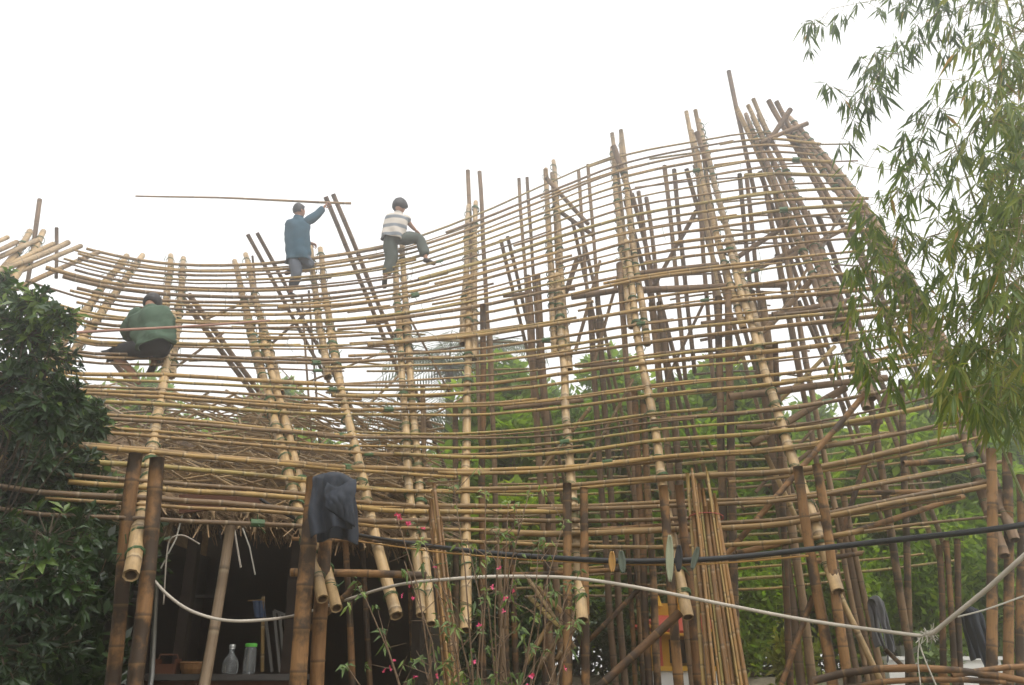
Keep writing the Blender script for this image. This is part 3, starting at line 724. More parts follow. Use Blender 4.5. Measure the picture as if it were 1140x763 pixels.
palm(545, 385, 30, 2.2, 'faint palm furthest back above the green trees')
# ---- glossy dark leaved tree close on the left
def rosette(b, q, ax, n, L, w, tn, droop=.12, wp=.4):
    ax = ax.normalized(); x = ax.cross(Vector((.2, .3, 1))); x.normalize(); y = ax.cross(x)
    for k in range(n):
        a = k * 2.4; d = ax * random.uniform(.25, .9) + (x * math.cos(a) + y * math.sin(a)) * random.uniform(.6, 1)
        b.leaf(q + rnd_dir() * .012 - ax * random.random() * .06, d, ax + rnd_dir() * .3, L * random.uniform(.65, 1.15), w * random.uniform(.8, 1.15), min(1, max(0, tn + random.uniform(-.2, .2))), 0, .22, droop, wp)
def near_tree():
    base = Vector((-4.15, 6.6, 0)); root = empty('glossy_leaved_tree', base, 'dense tree with glossy dark green leaves standing close in front of the hut', 'tree')
    tk = MB(); lf = MB()
    trunk = [base, base + Vector((.1, 0, 1.2)), base + Vector((.05, .1, 2.6)), base + Vector((.0, .1, 3.3))]; tk.tube(trunk, .12, 9, r2=.04)
    region = [(-60, 335, 10), (5, 318, 25), (45, 335, 30), (70, 350, 22), (30, 375, 60), (60, 395, 40), (20, 420, 55), (75, 455, 40), (105, 440, 22), (40, 480, 50), (95, 480, 30),
              (30, 540, 60), (85, 545, 50), (115, 520, 25), (20, 600, 60), (80, 600, 60), (120, 590, 30), (40, 660, 65), (100, 655, 45), (20, 720, 60), (85, 720, 40), (-30, 480, 60), (-40, 600, 60),
              (140, 470, 18), (50, 700, 50), (60, 570, 55), (10, 660, 50), (128, 455, 16), (60, 630, 50), (8, 440, 50), (55, 432, 38), (12, 505, 60), (65, 520, 45), (15, 370, 45), (50, 470, 45), (5, 560, 60), (35, 360, 35), (-10, 700, 60)]
    for (px, py, rp) in region:
        px, rp = (px - 4, rp * .9) if py < 440 else (px * .92 - 20, rp * .82)
        Y = random.uniform(5.5, 6.5) if py < 430 else random.choice((random.uniform(5.8, 6.6), random.uniform(7.0, 7.8))) if py < 575 else random.uniform(5.9, 7.0); c0 = P(px, py, Y); rm = rp / ppm(c0)
        j = trunk[min(3, max(0, int((c0.z) / 1.6)))]; st = trunk[1].lerp(trunk[3], min(1, max(0, (c0.z - 1.6) / 2.8)))
        tk.tube([st, st.lerp(c0, .3) + Vector((0, .12, -.10)), st.lerp(c0, .65) + Vector((0, .1, .06)), c0], .008, 5, r2=.003)
        tn0 = 0; n = int(6 + rp * .75 + (5 if py < 480 else 4)); n = int(n * (.95 if py < 430 else 1.45 if py < 575 else .9)); tn0 = random.uniform(.2, .6) + (.3 if py < 440 else 0)  # upper clumps get a lighter tint: hazy daylight put into the leaf colour
        for _ in range(n):
            d = rnd_dir(); q = c0 + d * rm * random.random() ** .45
            tk.tube([c0.lerp(q, .2), q], .006, 3)
            ax = (d + Vector((0, -.35, .5)) + rnd_dir() * .4)
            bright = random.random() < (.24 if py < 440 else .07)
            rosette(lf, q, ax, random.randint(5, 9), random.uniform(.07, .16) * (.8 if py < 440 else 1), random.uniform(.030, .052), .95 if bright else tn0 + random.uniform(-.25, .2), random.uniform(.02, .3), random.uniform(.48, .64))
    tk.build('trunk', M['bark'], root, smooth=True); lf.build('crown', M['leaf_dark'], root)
near_tree()
def backing_tree(px, Y, top, w, n, label):
    back_tree('glossy_leaved_tree', px, Y, top, w, n, label, 'leaf_dark', (.17, .07), .12, .05, group=None)
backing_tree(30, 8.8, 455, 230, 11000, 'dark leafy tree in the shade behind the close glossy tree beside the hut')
# ---- bamboo clump overhanging on the right
def bamboo_clump():
    base = Vector((4.6, 5.6, 0)); root = empty('bamboo_plant', base, 'tall bamboo with drooping sprays of narrow green leaves overhanging the frame end', 'bamboo plant')
    cu = MB(); tw = MB(); lf = MB()
    def fan(q, dirn, n, L, tn):
        """a drooping spray of lance leaves from one twig tip"""
        dirn = dirn.normalized(); x = dirn.cross(Vector((0, 0, 1)))
        x = x.normalized() if x.length > .05 else Vector((1, 0, 0))
        for k in range(n):
            a = (k / max(1, n - 1) - .5) * random.uniform(1.3, 2.0) + random.uniform(-.15, .15)
            d = dirn * .35 + Vector((0, 0, -1)) * math.cos(a) * .9 + x * math.sin(a) + rnd_dir() * .22
            LL = L * random.uniform(.45, 1.2)
            lf.leaf(q + rnd_dir() * .02, d, Vector((0, -1, .35)) + rnd_dir() * .6, LL, LL * random.uniform(.09, .15), min(1, max(0, tn + random.uniform(-.3, .3))) if random.random() > .012 else 1, 0, .12, .08)
    def branch(px0, Y, dens=1.0, L=.17, thin=.006, tn=.5, nfan=(4, 7), spread=18):
        pts = [P(x, y, Y + 0.12 * k * random.uniform(-1, 1)) for k, (x, y) in enumerate(px0)]
        tw.tube(pts, thin, 4, r2=.002, m=0)
        for k in range(len(pts) - 1):
            seg = pts[k + 1] - pts[k]; m_ = max(1, int(seg.length * 9 * dens))
            for q in range(m_):
                p = pts[k].lerp(pts[k + 1], (q + random.random()) / m_)
                side = rnd_dir() * spread / ppm(p) + Vector((0, 0, -.02))
                e = p + side; tw.tube([p, e], .0022, 3)
                fan(e, side + seg.normalized() * .03, random.randint(*nfan), L * random.uniform(.75, 1.15), tn)
        fan(pts[-1], pts[-1] - pts[-2], 6, L, tn)
    # leaning culms off the edge of the picture, arching over it
    for (a, m_, e, Y, r) in [((1330, 1000), (1240, 420), (1120, -60), 5.6, .028), ((1290, 1000), (1190, 520), (1060, 150), 5.9, .022), ((1360, 1000), (1290, 300), (1190, -120), 5.2, .03),
                             ((1300, 1000), (1170, 600), (1040, 330), 6.2, .018), ((1310, 1000), (1200, 300), (1090, -120), 6.4, .022)]:
        A, B, C = P(*a, Y), P(*m_, Y), P(*e, Y)
        pts = [A * (1 - w) ** 2 + B * 2 * w * (1 - w) + C * w * w for w in [k / 14 for k in range(15)]]
        if A.z > 0: pts.insert(0, Vector((A.x + .1, A.y, -.05)))
        cb = MB(); cb.cane(pts, r, .007, 7, .28, random.random(), 0, 0); cb.build('culm', M['green_culm'], root, smooth=True)
    # sparse hanging twigs against the sky
    for b in [
        ([(1085, -20), (1000, -5), (925, 10), (900, 38)], 6.2, .8), ([(1090, 10), (1040, 20), (990, 62), (965, 105), (925, 98)], 5.9, .8), ([(1000, 60), (975, 60), (960, 85)], 6.0, .8),
        ([(1080, 40), (1020, 50), (985, 52)], 5.8, .9), ([(965, 100), (948, 120), (935, 160)], 6.0, .7), ([(1120, 90), (1060, 105), (1020, 140), (998, 170)], 5.6, .9),
        ([(1060, 120), (1035, 130), (1020, 165)], 5.7, .8), ([(1140, -30), (1060, -15), (1000, 5)], 5.7, 1.0), ([(1130, 0), (1075, 5), (1035, 20), (1010, 10)], 5.5, 1.0)]:
        branch(b[0], b[1], b[2] * 2.0, .19, .004, .25, (5, 8), 14)
    for b in [
        ([(1140, 120), (1080, 150), (1030, 195), (960, 185)], 5.4, 1.0), ([(1140, 180), (1070, 200), (1000, 215), (955, 235)], 5.8, 1.1), ([(1030, 200), (985, 240), (965, 290)], 6.0, 1.3),
        ([(1130, 230), (1060, 255), (990, 280), (945, 300)], 5.7, 1.3), ([(1060, 240), (1000, 320), (955, 345)], 5.9, 1.4), ([(1120, 290), (1040, 330), (975, 370), (955, 395)], 5.8, 1.3),
        ([(1140, 330), (1060, 370), (1000, 400), (970, 420)], 5.6, 1.4), ([(1000, 250), (970, 310), (960, 370)], 6.1, 1.2)]:
        branch(b[0], b[1], b[2] * 2.3, .20, .005, .55, (4, 8), 26)
    for b in [
        ([(1180, 20), (1120, 40), (1080, 90)], 5.0, 1.3), ([(1180, 70), (1110, 110), (1075, 150)], 5.1, 1.3), ([(1180, 140), (1120, 190), (1070, 230)], 5.0, 1.4), ([(1180, 210), (1110, 260), (1060, 300)], 5.1, 1.4),
        ([(1180, 280), (1120, 320), (1060, 345)], 5.2, 1.5), ([(1180, 330), (1110, 380), (1050, 410)], 5.0, 1.6), ([(1180, 390), (1120, 420), (1060, 440)], 5.1, 1.7), ([(1180, 420), (1130, 440), (1080, 450)], 5.3, 1.5),
        ([(1150, -20), (1120, 60), (1105, 140)], 4.8, 1.2), ([(1150, 200), (1125, 300), (1110, 390)], 4.9, 1.5), ([(1150, 100), (1135, 220), (1130, 320)], 5.5, 1.4), ([(1100, 330), (1050, 390), (1020, 415)], 5.3, 1.4), ([(1170, 40), (1140, 150), (1120, 250)], 5.8, 1.4),
        ([(1170, 0), (1110, -10), (1060, 30)], 5.4, 1.2), ([(1190, 320), (1140, 400), (1105, 440)], 5.6, 1.5), ([(1200, 300), (1150, 350), (1110, 360)], 5.9, 1.6), ([(1200, 360), (1150, 410), (1120, 450)], 6.2, 1.7), ([(1190, 230), (1150, 270), (1115, 290)], 6.0, 1.4), ([(1190, 390), (1120, 400), (1070, 425)], 6.4, 1.6),
        ([(1190, 60), (1150, 110), (1125, 170)], 6.0, 1.3), ([(1190, 160), (1150, 220), (1120, 240)], 5.6, 1.3), ([(1190, -10), (1150, 20), (1130, 70)], 5.4, 1.3), ([(1180, 330), (1090, 345), (1030, 370)], 6.3, 1.3), ([(1190, 420), (1150, 440), (1090, 455)], 5.8, 1.6)]:
        branch(b[0], b[1], b[2] * 2.4, .21, .006, .62, (4, 8), 34)
    tw.build('twig', M['twig2'], root); lf.build('foliage', M['leaf_bamboo'], root)
M['twig2'] = plain('tan_twig', (.24, .19, .08), .8, .5, 8)
M['green_culm'] = bamboo_mat('green_bamboo', [(0, (.12, .17, .04)), (1, (.22, .22, .07))], bfac=.3)
bamboo_clump()
# ---- thin pink flowered shrub in front
def flower_shrub():
    base = P(548, 763, 5.4); base.z = 0
    root = empty('flowering_shrub', base, 'bare twiggy shrub with sparse leaves and small pink blossoms in front of the canes', 'shrub')
    st = MB(); lf = MB(); fl = MB()
    tips = [(402, 655), (440, 570), (470, 600), (450, 625), (505, 540), (540, 545), (520, 600), (566, 560), (590, 545), (600, 600), (628, 580), (632, 650), (610, 640), (640, 690), (575, 620), (425, 700), (385, 740),
            (470, 730), (500, 690), (540, 660), (560, 700), (590, 720), (620, 740), (520, 735), (485, 650), (556, 590)]
    for (x, y) in tips:
        Y = random.uniform(4.9, 6.0); e = P(x, y, Y); w = random.uniform(.3, .6)
        mid = base.lerp(e, .55); mid.x = base.x + (e.x - base.x) * w; mid += rnd_dir() * .08
        q3 = base.lerp(e, .8); q3.x = base.x + (e.x - base.x) * (w + .25); q3 += rnd_dir() * .05
        pts = [base + rnd_dir() * .06, mid, q3, e]; st.tube(pts, .011, 5, r2=.003)
        for k in range(random.randint(8, 14)):
            z = random.uniform(.35, 1); p = mid.lerp(q3, (z - .35) / .35) if z < .7 else q3.lerp(e, (z - .7) / .3)
            tip = p + rnd_dir() * random.uniform(.06, .22) + Vector((0, 0, .05)); st.tube([p, tip], .004, 3, r2=.0015)
            if random.random() < .5: rosette(lf, tip, rnd_dir() + Vector((0, 0, -.3)), random.randint(2, 5), random.uniform(.04, .08), .022, random.random(), .5)
        if random.random() < .7: rosette(lf, e, Vector((0, -.3, .4)), random.randint(4, 7), .075, .026, random.random(), .5)
    def blossom(px, py, n, Y=5.2):
        for _ in range(max(1, int(n * .6))):
            p = P(px + random.uniform(-6, 6), py + random.uniform(-6, 6), Y)
            for k in range(4):
                d = rnd_dir() + Vector((0, -.4, .2)); fl.leaf4(p, d, rnd_dir(), .021, .016, random.random())
    for (x, y, n) in [(443, 573, 5), (449, 580, 5), (473, 594, 3), (484, 636, 2), (450, 658, 4), (555, 632, 3), (558, 662, 3), (530, 692, 2), (425, 742, 2), (440, 749, 2), (438, 742, 3), (462, 752, 3), (488, 752, 2), (530, 743, 3), (588, 752, 4), (460, 672, 1), (629, 742, 3),
                     (547, 658, 2), (574, 662, 2), (560, 676, 1), (590, 760, 2)]: blossom(x, y, n)
    st.build('stem', M['twig'], root, smooth=True); lf.build('foliage', M['leaf_pale'], root); fl.build('blossom', M['petal'], root)
flower_shrub()

# hedge closing the back of the terrace
hb = MB(); hs_ = MB()
root = empty('hedge', Vector((3, 24, 1.4)), 'long dark green hedge closing the back of the terrace below the trees', 'hedge')
for k in range(80):
    x = -9 + 25 * k / 79; q0 = Vector((x, 24 + random.uniform(-.3, .3), 1.4)); h = random.uniform(2.6, 3.6); hs_.tube([q0, q0 + Vector((random.uniform(-.2, .2), 0, h * .9))], .03, 4, r2=.01)
    for _ in range(300):
        q = q0 + Vector((random.gauss(0, .28), random.uniform(-.6, .6), random.random() * h)); hb.leaf4(q, rnd_dir(), Vector((0, -.5, 1)) + rnd_dir() * .8, random.uniform(.16, .3), .13, random.random())
hs_.build('stem', M['bark'], root, kind='stuff'); hb.build('foliage', M['leaf_dark'], root)
# ---------------------------------------------------------------- thatched hut
def hut():
    e0, e1 = P(120, 556, 9.9), P(480, 596, 10.6)          # eave line ends
    r0, r1 = P(60, 478, 12.2), P(470, 506, 12.6)           # ridge
    base = Vector((-3.2, 12.5, 0)); root = empty('thatched_hut', base, 'old dark open fronted hut with a ragged straw roof and red brown fascia', 'hut')
    nrm = (e1 - e0).cross(r0 - e0); nrm = nrm if nrm.z > 0 else -nrm; nrm.normalize()
    rf = MB()
    def rp(u, v):
        p = (e0 * (1 - u) + e1 * u) * (1 - v) + (r0 * (1 - u) + r1 * u) * v
        return p + nrm * (.10 * noise.noise(Vector((u * 9, v * 7, 2))) + .05 * noise.noise(Vector((u * 30, v * 20, 5))))
    nu, nv = 40, 16
    for k, th in ((0, 0), (1, -.22)):
        b = len(rf.v)
        for j in range(nv + 1):
            for i in range(nu + 1): rf.v.append(rp(i / nu, j / nv) + nrm * th + (Vector((0, 0, .03 * random.random())) if k == 0 else Vector((0, 0, 0))))
        for j in range(nv):
            for i in range(nu):
                a = b + j * (nu + 1) + i; rf.face([a, a + 1, a + nu + 2, a + nu + 1], [(0, 0)] * 4)
    # straw strands lying down the slope, fringe at the eave
    dn = (e0 - r0).normalized(); ac = (e1 - e0).normalized()
    for k in range(5200):
        u, v = random.random(), random.random() ** 1.3; p = rp(u, v) + nrm * random.uniform(.01, .10)
        d = (dn + ac * random.gauss(0, .45) + nrm * random.gauss(.02, .12)).normalized(); L = random.uniform(.25, .75); w = random.uniform(.006, .014)
        q = p + d * L; x = d.cross(nrm).normalized() * w; i = len(rf.v)
        rf.v.extend([p - x, p + x, q + x * .5, q - x * .5]); rf.face([i, i + 1, i + 2, i + 3], [(.5, .5)] * 4, random.random(), 1)
    for k in range(1500):
        u = random.random(); p = rp(u, random.uniform(0, .06)) - nrm * random.uniform(0, .2)
        d = (dn * .7 + Vector((0, 0, -.8)) + ac * random.gauss(0, .35) + rnd_dir() * .2).normalized(); L = random.uniform(.08, .28); x = d.cross(Vector((0, 1, 0))).normalized() * random.uniform(.004, .010)
        q = p + d * L; i = len(rf.v); rf.v.extend([p - x, p + x, q + x * .4, q - x * .4]); rf.face([i, i + 1, i + 2, i + 3], [(.5, .5)] * 4, random.random(), 1)
    rf.build('roof', [M['thatch'], M['straw']], root)
    # rear slope closes the roof
    b = MB(); back = [Vector((r0.x, r0.y + 3.6, e0.z)), Vector((r1.x, r1.y + 3.6, e0.z))]
    b.poly([r0, r1, back[1], back[0]]); b.poly([r0 - nrm * .15, back[0] - Vector((0, 0, .2)), back[1] - Vector((0, 0, .2)), r1 - nrm * .15]); b.build('rear_roof', M['thatch'], root)
    # loose laths and sticks left lying over the thatch
    b = MB()
    for k in range(430):
        u, v = random.random(), random.random() * 1.5; p = rp(u, v) + nrm * random.uniform(.08, .5); d = (ac * random.choice((1, -1)) * random.uniform(.2, 1) + dn * random.uniform(-1, 1) + nrm * random.gauss(0, .15)).normalized(); L = random.uniform(.4, 1.5)
        b.tube([p - d * L / 2, p + d * L / 2], random.uniform(.010, .022), 4, random.random())
    b.build('lath', M['tan'], root, kind='stuff')
    # walls
    x0, x1 = e0.x - .4, e1.x - .15; yb = 14.6; zt = e0.z - .1
    w = MB(); w.box(((x0 + x1) / 2, yb, zt / 2 + .3), (x1 - x0, .1, zt + .6)); w.box((x0, 12.5, zt / 2), (.1, 4.1, zt)); w.box((x1, 12.5, zt / 2), (.1, 3.6, zt))
    w.box(((x0 + x1) / 2, 12.5, .5), (x1 - x0 - .1, 4.0, .12))
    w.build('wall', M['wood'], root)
    # rafters showing under the thatch
    for k in range(7):
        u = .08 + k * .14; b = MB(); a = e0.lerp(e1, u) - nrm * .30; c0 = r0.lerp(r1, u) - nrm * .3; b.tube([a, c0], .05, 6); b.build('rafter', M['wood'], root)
    # front posts and counter
    for px in (196, 318): b = MB(); a = P(px, 763, 10.2); b.box((a.x, 10.2, zt / 2), (.12, .12, zt)); b.build('post', M['wood'], root)
    A, B = P(78, 752, 9.6), P(338, 749, 9.6); ct = MB(); z = (A.z + B.z) / 2
    ct.box(((A.x + B.x) / 2, 9.7, z - .03), (B.x - A.x, .42, .06)); ct.build('counter_top', M['counter'], root)
    ct = MB(); ct.box(((A.x + B.x) / 2, 9.72, (z - .07) / 2), (B.x - A.x - .06, .08, z - .07)); ct.build('counter_front', M['redwood'], root)
    # fascia boards
    f = MB(); f.beam(P(200, 562, 9.2), P(262, 554, 9.25), .05, .20); f.build('fascia', M['redwood'], root); f = MB(); f.beam(P(262, 554, 9.28), P(290, 561, 9.35), .05, .20); f.build('fascia', M['redwood'], root)
    # shelf rail and back-wall openings
    for (xa, xb, y, Y) in [(80, 172, 660, 9.9), (80, 172, 668, 9.9), (205, 250, 664, 11.5)]:
        b = MB(); b.beam(P(xa, y, Y), P(xb, y, Y), .03, .035); b.build('rail', M['counter'], root)
    b = MB()
    for (xa, ya, xb, yb_) in [(305, 680, 312, 748), (311, 682, 318, 748), (305, 680, 331, 690), (296, 690, 303, 748)]: b.beam(P(xa, ya, 11.0), P(xb, yb_, 11.0), .03, .03)
    b.build('window_frame', M['white_old'], root)
    return z
M['straw'] = bamboo_mat('straw_strands', [(0, (.13, .075, .035)), (.5, (.33, .21, .105)), (1, (.5, .35, .19))], bfac=.3)
M['counter'] = plain('worn_counter', (.07, .065, .06), .5, .4, 5)
M['white_old'] = plain('faded_white_frame', (.28, .27, .25), .7)
cz = hut()
# things on the counter
def on_counter(px, Y=9.62): p = P(px, 745, Y); p.z = cz; return p
p = on_counter(256); r = empty('glass_bottle', p, 'clear round glass bottle with a short neck standing on the hut counter', 'bottle')
b = MB(); b.lathe(p, [(.07, 0.001), (.085, .02), (.085, .09), (.07, .15), (.03, .2), (.028, .25)]); b.build('body', M['glass'], r, smooth=True); b = MB(); b.lathe(p, [(.032, .245), (.034, .26), (.032, .29), (.02, .292)]); b.build('stopper', M['metal'], r, smooth=True)
p = on_counter(277, 9.68); r = empty('glass_jar', p, 'dark jar with a bright green lid on the hut counter', 'jar')
b = MB(); b.lathe(p, [(.06, .001), (.065, .02), (.065, .25), (.055, .27)]); b.build('body', M['glass'], r, smooth=True); b = MB(); b.lathe(p, [(.062, .27), (.064, .28), (.064, .3), (.05, .305)]); b.build('lid', M['lid'], r, smooth=True)
p = on_counter(213); r = empty('wicker_basket', p, 'low brown wicker basket on the hut counter beside the leaning pole', 'basket')
b = MB(); b.lathe(p, [(.09, .001), (.115, .05), (.125, .11), (.115, .11), (.10, .05), (.08, .012)], 16); b.build('body', M['wicker'], r); b = MB(); b.tube([p + Vector((.125 * math.cos(a * .4488), .125 * math.sin(a * .4488), .112)) for a in range(15)], .01, 5); b.build('rim', M['wicker'], r)
p = on_counter(186); r = empty('wooden_box', p, 'small brown open wooden box on the hut counter beside the metal tube', 'box')
b = MB()
for s in (-1, 1): b.box(p + Vector((s * .105, 0, .075)), (.016, .16, .148)); b.box(p + Vector((0, s * .075, .05)), (.19, .014, .098))
b.box(p + Vector((0, 0, .008)), (.19, .13, .012)); b.build('body', M['redwood'], r); b = MB(); b.tube([p + Vector((-.1, 0, .15)), p + Vector((-.09, 0, .19)), p + Vector((.09, 0, .19)), p + Vector((.1, 0, .15))], .01, 5); b.build('handle', M['redwood'], r)
# blue cloth hanging in the hut
b = MB(); nx, nz = 8, 12
for j in range(nz + 1):
    for i in range(nx + 1): b.v.append(P(281 + 13 * i / nx + j * .25, 669 + 19 * j / nz, 10.6) + Vector((0, .02 * math.sin(i * 1.9 + j * .2), 0)))
for j in range(nz):
    for i in range(nx): a = j * (nx + 1) + i; b.face([a, a + 1, a + nx + 2, a + nx + 1], [(0, 0)] * 4)
o = b.build('hanging_cloth', M['bluecloth'], smooth=True, label='small faded blue cloth hanging inside the dark hut', cat='cloth'); sm = o.modifiers.new('thick', 'SOLIDIFY'); sm.thickness = .008
b = MB(); b.tube([P(293, 668, 10.62), P(276, 669, 10.62)], .008, 5); b.tube([P(293, 664, 10.62), P(292, 748, 10.62)], .022, 6); b.build('thin_pole', M['batten'], label='thin upright tan pole inside the hut beside the blue cloth', cat='pole')
# leaning pale pole, metal tube, bent tubes
b = MB(); b.cane([P(258, 578, 8.9), P(243, 670, 8.75), P(226, 775, 8.6), P(214, 850, 8.5)], .05, .055, 8, .6, .5, 0, 1); b.build('leaning_pole', [M['grey2'] if 'grey2' in M else M['tan'], M['cut']], smooth=True, label='pale bare wooden pole leaning against the fascia in front of the hut counter', cat='pole')
b = MB(); b.tube([P(174, 648, 9.3), P(169, 752, 9.3), Vector((P(169, 752, 9.3).x, 9.3, 0))], .028, 8); b.build('metal_tube', M['metal'], smooth=True, label='upright grey metal tube at the end of the hut counter behind the post pair', cat='tube')
b = MB(); b.tube(spl([P(222, 606, 9.2), P(206, 597, 9.1), P(195, 597, 9.0), P(188, 604, 9.0), P(185, 625, 9.0), P(182, 673, 9.0)], 5), .009, 6); b.build('bent_tube', M['pipe'], smooth=True, label='thin pale tube bent like a hook under the straw eave', cat='tube')
b = MB(); b.tube([P(203, 574, 9.3), P(196, 600, 9.25), P(179, 633, 9.2)], .009, 5); b.build('hanging_wire', M['stringm'], label='thin grey wire hanging beside the bent pale tube', cat='wire')
b = MB(); b.tube([P(260, 585, 8.95), P(268, 632, 8.9)], .010, 5); b.build('hanging_tube', M['pipe'], label='short straight white tube hanging beside the leaning pole top', cat='tube')
b = MB(); b.tube([P(270, 588, 9.2), P(278, 610, 9.2), P(284, 640, 9.2)], .008, 5); b.build('hanging_wire', M['stringm'], label='thin pale wire hanging in the hut opening past the short white tube', cat='wire')
# ---------------------------------------------------------------- pipe and cables strung across the front
r = empty('white_pipe', P(1025, 708, 6.0), 'long thin white plastic pipe sagging in curves across the whole front', 'pipe')
b = MB(); b.tube(spl([P(168, 642, 7.5), P(185, 661, 7.3), P(210, 679, 7.1), P(245, 690, 7.0), P(285, 691, 7.0), P(330, 685, 8.1), P(385, 668, 8.0), P(440, 652, 7.3), P(500, 645, 6.5), P(560, 642, 6.4), P(640, 644, 6.3), P(720, 656, 6.2), P(800, 672, 6.1), P(900, 691, 6.0), P(1000, 705, 5.9), P(1027, 708, 5.85)], 5), .0125, 8)
b.build('pipe', M['pipe'], r, smooth=True); b = MB(); b.tube([P(1030, 708, 5.85), P(1040, 704, 5.8), P(1100, 655, 5.4), P(1150, 610, 5.1), P(1200, 565, 4.9)], .0145, 8); b.build('pipe', M['pipe'], r, smooth=True)
b = MB()
for k in range(46): q = P(1032 + random.uniform(-8, 9), 706 + random.uniform(-4, 4), 5.83); b.tube([q, q + rnd_dir() * .05], .003, 3)
b.build('binding', M['stringm'], r, kind='stuff')
b = MB(); b.tube(spl([P(1022, 710, 5.85), P(1028, 730, 5.85), P(1045, 770, 5.85)], 5), .005, 5); b.tube(spl([P(1024, 710, 5.85), P(1022, 735, 5.87), P(1026, 770, 5.87)], 5), .004, 5); b.build('string', M['stringm'], label='loose pale strings dangling from the knot of the white pipe', cat='string')
b = MB(); b.tube(spl([P(1066, 687, 6.2), P(1100, 678, 6.1), P(1150, 660, 6.0)], 6), .006, 5); b.build('string', M['stringm'], label='thin pale string stretched past the dark post pairs below the pipe', cat='string')
r = empty('black_cable', P(900, 612, 6.2), 'thick black cable strung across the front between the posts', 'cable')
b = MB(); b.tube(spl([P(290, 556, 8.6), P(330, 578, 8.5), P(385, 593, 8.4), P(450, 604, 7.7), P(520, 613, 6.7), P(600, 620, 6.5), P(700, 625, 6.3), P(800, 622, 6.2), P(900, 612, 6.1), P(1000, 601, 6.0), P(1100, 590, 5.9), P(1180, 578, 5.85)], 6), .017, 8, r2=.021)
b.build('cable', M['cable'], r, smooth=True)
b = MB(); b.tube(spl([P(385, 601, 8.4), P(450, 610, 7.65), P(500, 616, 6.9), P(600, 624, 6.5), P(760, 629, 6.25), P(900, 619, 6.1)], 6), .007, 5); b.build('wire', M['dry'], r, smooth=True)
for (x, y, h, w, mat, lab, tl) in [(745, 622, 46, 10, 'paleleaf', 'tall pale green leaf shaped blade hanging on the black cable', .06), (692, 626, 22, 9, 'greyleaf', 'dark grey green leaf shaped blade on the cable next to the brown one', -.05), (681, 626, 20, 8, 'dry', 'small brown leaf shaped blade on the black cable', .03),
                                   (755, 622, 26, 9, 'cable', 'black leaf shaped blade just behind the tall pale green one', .1), (773, 622, 22, 7, 'greyleaf', 'small dark slanting blade on the cable beside the cane bundle', .35)]:
    c0 = P(x, y, 6.2); s = 1 / ppm(c0); w *= .72; h *= 1.1; b = MB(); n = 14; pts = []
    for k in range(n + 1):
        t = k / n; hw = w * s * .5 * math.sin(math.pi * t) ** .8 + .002; z = (t - .5) * h * s
        for q in range(5): pts.append(c0 + Vector(((q / 2 - 1) * hw + tl * z, .012 * (1 - (q / 2 - 1) ** 2) - .03, z)))
    i = len(b.v); b.v.extend(pts)
    for k in range(n):
        for q in range(4): a = i + k * 5 + q; b.face([a, a + 1, a + 6, a + 5], [(0, 0)] * 4)
    o = b.build('leaf_blade', M[mat], smooth=True, label=lab, cat='blade', group='leaf shaped blades on the cable'); sm = o.modifiers.new('thick', 'SOLIDIFY'); sm.thickness = .008
# ---------------------------------------------------------------- bundles of canes
def bundle(x0, y0, x1, y1, w, Y, n, label, mat='yellow', ties=((.12, 'redtie'),), spread=.3, rr=.016):
    A, B = P(x0, y0, Y), P(x1, y1, Y - .5); d = (B - A); B = A + d * (A.z / -d.z) if d.z < 0 else B
    s = w / ppm(A) / 2; root = empty('cane_bundle', B, label, 'cane bundle', 'bundles of canes')
    ax = (B - A).normalized(); x = ax.cross(Vector((0, 1, 0))).normalized(); y = ax.cross(x)
    for k in range(n):
        u = (k + .5) / n * 2 - 1 + random.uniform(-.12, .12); oy = (k % 3 - 1) * s * .45 + random.uniform(-.1, .1) * s
        a = A + x * u * s * .8 + y * oy - ax * random.uniform(-.3, .22); e = B + x * (u * s * (1 + spread) + random.uniform(-.25, .25) * s) + y * oy * 1.4
        b = MB(); b.cane([a, a.lerp(e, .5) + x * random.uniform(-.01, .01), e], rr * random.uniform(.55, 1.35), None, 7, random.uniform(.26, .4), random.random(), 0, 1); b.build('cane', [M[mat], M['cut']], root, smooth=True)
    for (f, tm) in ties:
        c0 = A.lerp(B, f); ss = s * (1 + spread * f) * 1.08; b = MB()
        for q in range(1): b.tube([c0 + ax * q * .02 + x * math.cos(a * math.pi / 8) * ss + y * math.sin(a * math.pi / 8) * (s * .75) for a in range(17)], .006, 5)
        b.build('tie', M[tm], root, smooth=True)
bundle(782, 545, 810, 763, 34, 8.7, 28, 'thick bundle of yellow brown canes tied with red and leaning among the dark posts', ties=((.09, 'redtie'),))
bundle(484, 562, 505, 763, 17, 8.9, 9, 'slender stack of golden canes leaning behind the pink flowered shrub', ties=((.2, 'tie'),), spread=.2)
# scattered slanting offcuts behind the shrub
for k, (a, b_) in enumerate([((590, 665), (628, 702)), ((600, 655), (645, 700)), ((615, 690), (585, 740)), ((640, 680), (598, 745)), ((655, 670), (620, 735))]):
    b = MB(); b.cane([P(*a, 10.4), P(*b_, 10.1)], .03, .028, 7, .3, None, 0, 1)
    b.build('bamboo_offcut', [M['batten'], M['cut']], smooth=True, label='short tan bamboo offcut slanting behind the flowering shrub beside the dark posts', cat='bamboo offcut', group='bamboo offcuts behind the shrub')
